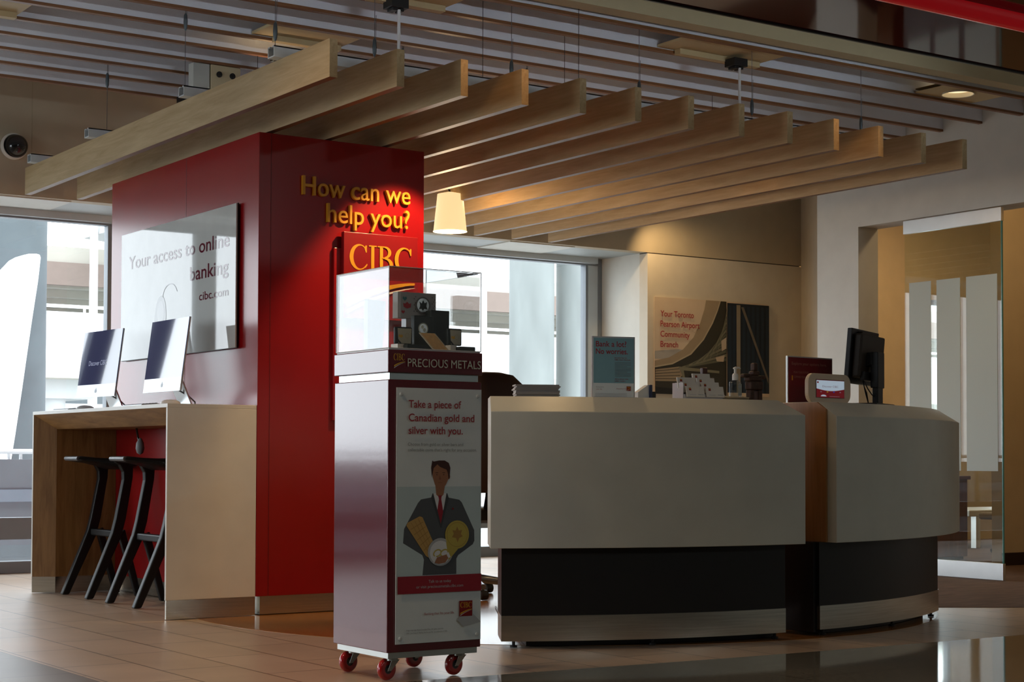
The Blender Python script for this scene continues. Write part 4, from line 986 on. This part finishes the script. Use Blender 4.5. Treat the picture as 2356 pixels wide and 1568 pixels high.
# ------------------------------------------------------------------ airport poster on the back wall
t = thing('wall_poster', (9.8, 11.311, 1.36), 'large photo poster of an airport terminal on the back wall right of the windows', 'poster')
X0, X1, Z0, Z1 = 9.148, 10.449, 1.376, 2.205
G().box(X0, X1, 11.295, 11.3105, Z0, Z1).build('board', mat('poster_board', (.72, .62, .48), .5), t)
W_, H_ = X1-X0, Z1-Z0
A = Art(front(11.295, X0, Z0), .0006, .0004)
q = lambda *pts: [(a*W_, b*H_) for a, b in pts]
pm = lambda n, c: mat('photo_'+n, c, .45)
CRM, GRY, ROOF, ROOF2, DK, GRN, BLU, COLM, SLT, BLK = pm('sky', (.66, .53, .38)), pm('cloud', (.42, .40, .36)), pm('roof', (.36, .28, .18)), pm('roof_light', (.48, .40, .27)), pm('shade', (.035, .032, .022)), pm('slats', (.13, .13, .085)), pm('glass', (.006, .016, .03)), pm('column', (.27, .23, .17)), pm('slat_light', (.22, .21, .14)), pm('black', (.008, .008, .008))
A.poly(CRM, q((0, 0), (1, 0), (1, 1), (0, 1)))
A.poly(GRY, q((0, .36), (.42, .36), (.42, .44), (.2, .47), (0, .44)))
A.poly(DK, q((.005, .0), (.62, .0), (.62, 1), (.55, 1), (.50, .78), (.42, .60), (.30, .44), (.15, .33), (0, .27)))
A.strip(ROOF, [(x*W_, z*H_) for x, z in ((0, .34), (.12, .38), (.24, .47), (.33, .60), (.39, .76), (.425, .90), (.44, 1))], [(x*W_, z*H_) for x, z in ((0, .27), (.15, .31), (.31, .42), (.42, .58), (.50, .76), (.545, .90), (.57, 1))])
A.strip(ROOF2, [(x*W_, z*H_) for x, z in ((0, .285), (.15, .325), (.30, .43), (.41, .585), (.49, .765), (.535, .90), (.56, 1))], [(x*W_, z*H_) for x, z in ((0, .27), (.15, .31), (.31, .42), (.42, .58), (.50, .76), (.545, .90), (.57, 1))])
for i in range(13):
    f = i/12; A.strip(SLT if i % 2 else GRN, q((.20+.03*i, .28+.012*i), (.62, .40+.045*i)), q((.20+.03*i, .265+.012*i), (.62, .37+.045*i)))
A.poly(pm('lit', (.55, .45, .33)), q((.57, .58), (.615, .62), (.615, .50), (.575, .47))); A.poly(pm('lit2', (.52, .42, .30)), q((.52, .40), (.60, .43), (.59, .36), (.53, .36)))
A.poly(ROOF, q((0, .25), (.21, .29), (.24, .20), (.20, .12), (.10, .08), (0, .08)))
for i in range(5): A.strip(DK, q((0, .235-.026*i), (.21, .27-.035*i)), q((0, .229-.026*i), (.21, .264-.035*i)))
A.poly(DK, q((0, .13), (.18, .135), (.23, .2), (.22, .1), (.1, .05), (0, .05)))
A.poly(SLT, q((.19, .29), (.55, .26), (.55, .235), (.24, .25), (.26, .10), (.23, .10), (.225, .21)))
A.poly(COLM, q((.40, .25), (.425, .25), (.425, .02), (.40, .02)))
A.poly(BLK, q((.29, .20), (.39, .20), (.39, .02), (.29, .02)))
A.poly(pm('vest', (.45, .30, .03)), q((.29, .10), (.375, .10), (.375, .075), (.29, .075))); A.poly(GRY, q((.325, .18), (.345, .18), (.345, .10), (.325, .10)))
A.poly(BLK, q((0, .07), (.40, .04), (.40, 0), (0, 0)))
A.poly(BLU, q((.62, 0), (1, 0), (1, .985), (.62, .985)))
for i in range(9): A.strip(pm('glass2', (.010, .026, .048)), q((.63+.042*i, .02), (.63+.042*i, .96)), q((.655+.042*i, .02), (.655+.042*i, .96)))
A.poly(COLM, q((.70, .02), (.735, .02), (.735, .97), (.70, .97)))
A.poly(pm('cable', (.15, .13, .10)), q((.74, .95), (.765, .95), (.99, .20), (.99, .14)))
A.poly(CRM, q((.62, 0), (1, 0), (1, .035), (.62, .035)))
A.build('photo_print', t)
for i, s in enumerate(('Your Toronto', 'Pearson Airport', 'Community', 'Branch')):
    A = Art(front(11.295, X0, Z0), .014, .0003); A.text(TR, s, .04*W_, (.80-.105*i)*H_-.0, .052*H_+.006, {'Y': .285, 'P': .335, 'C': .25, 'B': .15}[s[0]]*W_, bold=.010); A.build('lettering', t)

# ------------------------------------------------------------------ outside the windows
SNOW = mat('ground_pale', (.50, .51, .51), .9, noise=(.4, .1))
o = G().box(-80, 120, 12.3, 140, -.6, -.5).build('floor_outside', SNOW); struct(o)
def ext_column(x, y, r, z1, lb, m=CONC):
    t = thing('concrete_column', (x, y, -.5), lb, 'column', 'concrete columns outside')
    G().lathe([(r, -.5), (r, z1)], (x, y, 0), 40).build('shaft', m, t, smooth=50)
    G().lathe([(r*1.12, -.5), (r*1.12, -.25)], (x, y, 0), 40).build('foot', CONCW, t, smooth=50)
CST = mat('concrete_stained', (.20, .22, .215), .85, noise=(3, .14), stretch=(1, 1, .25))
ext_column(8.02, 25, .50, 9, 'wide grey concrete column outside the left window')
ext_column(17.42, 25, .405, 9, 'stained round concrete column outside the right window', CST)
ext_column(18.45, 25, .40, 9, 'plain round concrete column beside the right window frame', CST)
t = thing('sun_patch_solid', (7.6, 23.9, -.5), 'white solid standing in for the sunlit patch on the left concrete column', 'sunlit patch')  # sunlight on the column, built as a separate white solid
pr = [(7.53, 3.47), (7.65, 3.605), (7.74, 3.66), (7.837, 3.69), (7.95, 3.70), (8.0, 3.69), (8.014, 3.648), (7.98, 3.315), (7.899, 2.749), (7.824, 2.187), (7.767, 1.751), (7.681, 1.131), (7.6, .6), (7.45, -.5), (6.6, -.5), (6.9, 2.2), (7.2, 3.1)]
G().prism([(x, 23.7, z) for x, z in pr], [(x, 24.0, z) for x, z in pr]).build('patch_solid', mat('sun_patch_white', (.9, .92, .93), .5), t, bevel=.01)
t = thing('concrete_parapet', (4, 14, -.5), 'low concrete parapet with a white pipe rail outside the left window', 'parapet')
G().box(-9, 6.2, 14, 14.3, -.5, .80).build('wall', mat('parapet_concrete', (.17, .19, .21), .85, noise=(2, .1)), t)
g = G().box(-9, 6.2, 13.97, 14.0, .45, .55); g.build('ledge', mat('parapet_ledge', (.22, .26, .31), .8), t)
g = G().tube([(-9, 14.05, .865), (6.2, 14.05, .865)], .022, 10); g.build('top_rail', mat('rail_bright', (.85, .88, .9), .4), t)
for x in (4.50, 4.60, 3.0, 1.5, 0, -1.5): G().tube([(x, 14.05, .78), (x, 14.05, .86)], .014, 8).build('rail_post', MATS['rail_bright'], t)
# elevated roadway, ramp, piers
t = thing('elevated_roadway', (25, 48, 5), 'tan elevated roadway slab seen high through the windows', 'roadway')
G().box(5, 60, 40, 56, 5.30, 5.9).build('deck', CONCT, t)
G().box(5, 60, 39.8, 40, 4.95, 5.5).build('edge_beam', mat('beam_brown', (.23, .18, .155), .85), t)
g = G()
for y in (42, 44.5, 47, 50, 53): g.box(5, 60, y, y+.25, 5.1, 5.31)
g.build('girders', CONCT, t)
for x in (16, 31, 46): G().lathe([(.7, -.5), (.7, 5.31)], (x, 50, 0), 24).build('pier', CONCW, t, smooth=50)
t = thing('road_ramp', (20, 30, 2.4), 'white walled road ramp crossing behind the outdoor columns', 'ramp')
G().box(4, 40, 30, 30.25, 2.55, 3.45).build('parapet', mat('ramp_white', (.88, .9, .9), .6), t)
G().box(4, 40, 30, 34, 2.25, 2.55).build('deck', mat('ramp_deck', (.50, .48, .42), .85), t)
G().tube([(4, 30.1, 3.56), (40, 30.1, 3.56)], .03, 8).build('rail', MATS['rail_bright'], t)
for x in range(5, 40, 2): G().tube([(x, 30.1, 3.45), (x, 30.1, 3.56)], .025, 8).build('rail_post', MATS['rail_bright'], t)
for x in (10.9, 14.4, 20.2, 26): 
    G().box(x-.5, x+.5, 30.6, 32, 1.9, 2.26).build('pier_cap', CONCW, t)
    G().lathe([(.22, -.5), (.22, 1.92)], (x-.15, 31, 0), 24).build('pier', CONCW, t, smooth=50)
t = thing('upper_ramp', (20, 44, 7), 'pale upper ramp slab against the sky outside the left window', 'ramp')
g = G(); pr = [(14.2, 6.0), (14.4, 7.4), (20, 7.6), (20, 6.7), (15.5, 5.9)]
g.prism([(x, 36, z) for x, z in pr], [(x, 39, z) for x, z in pr]); g.build('slab', CONCW, t)
LPM = mat('pole_white', (.88, .9, .92), .5)
for x, y, lb in ((14.1, 38, 'slim white light pole outside the left window'), (24.9, 38, 'slim white light pole outside the right window')):
    t = thing('light_pole', (x, y, -.5), lb, 'light pole', 'white light poles outside')
    G().tube([(x, y, -.5), (x, y, 8.5)], [.12, .08], 12).build('pole', LPM, t, smooth=50)
    G().tube([(x, y, 8.5), (x+1.2, y, 8.9)], .05, 8).build('arm', LPM, t)
    G().box(x+1.0, x+1.7, y-.15, y+.15, 8.85, 9.0).build('lamp_head', LPM, t, bevel=.03)
t = thing('parking_building', (40, 80, 0), 'long grey parking building far behind the columns', 'building')
G().box(10, 100, 80, 90, -.5, 1.2).build('wall', CONC, t); G().box(10, 100, 79.8, 90, 2.4, 3.4).build('floor_slab', CONCW, t); G().box(10, 100, 82, 90, 1.2, 6).build('inner_wall', mat('building_dark', (.16, .18, .19), .9), t)
G().box(10, 100, 79.8, 90, 6, 7).build('upper_slab', CONCW, t)
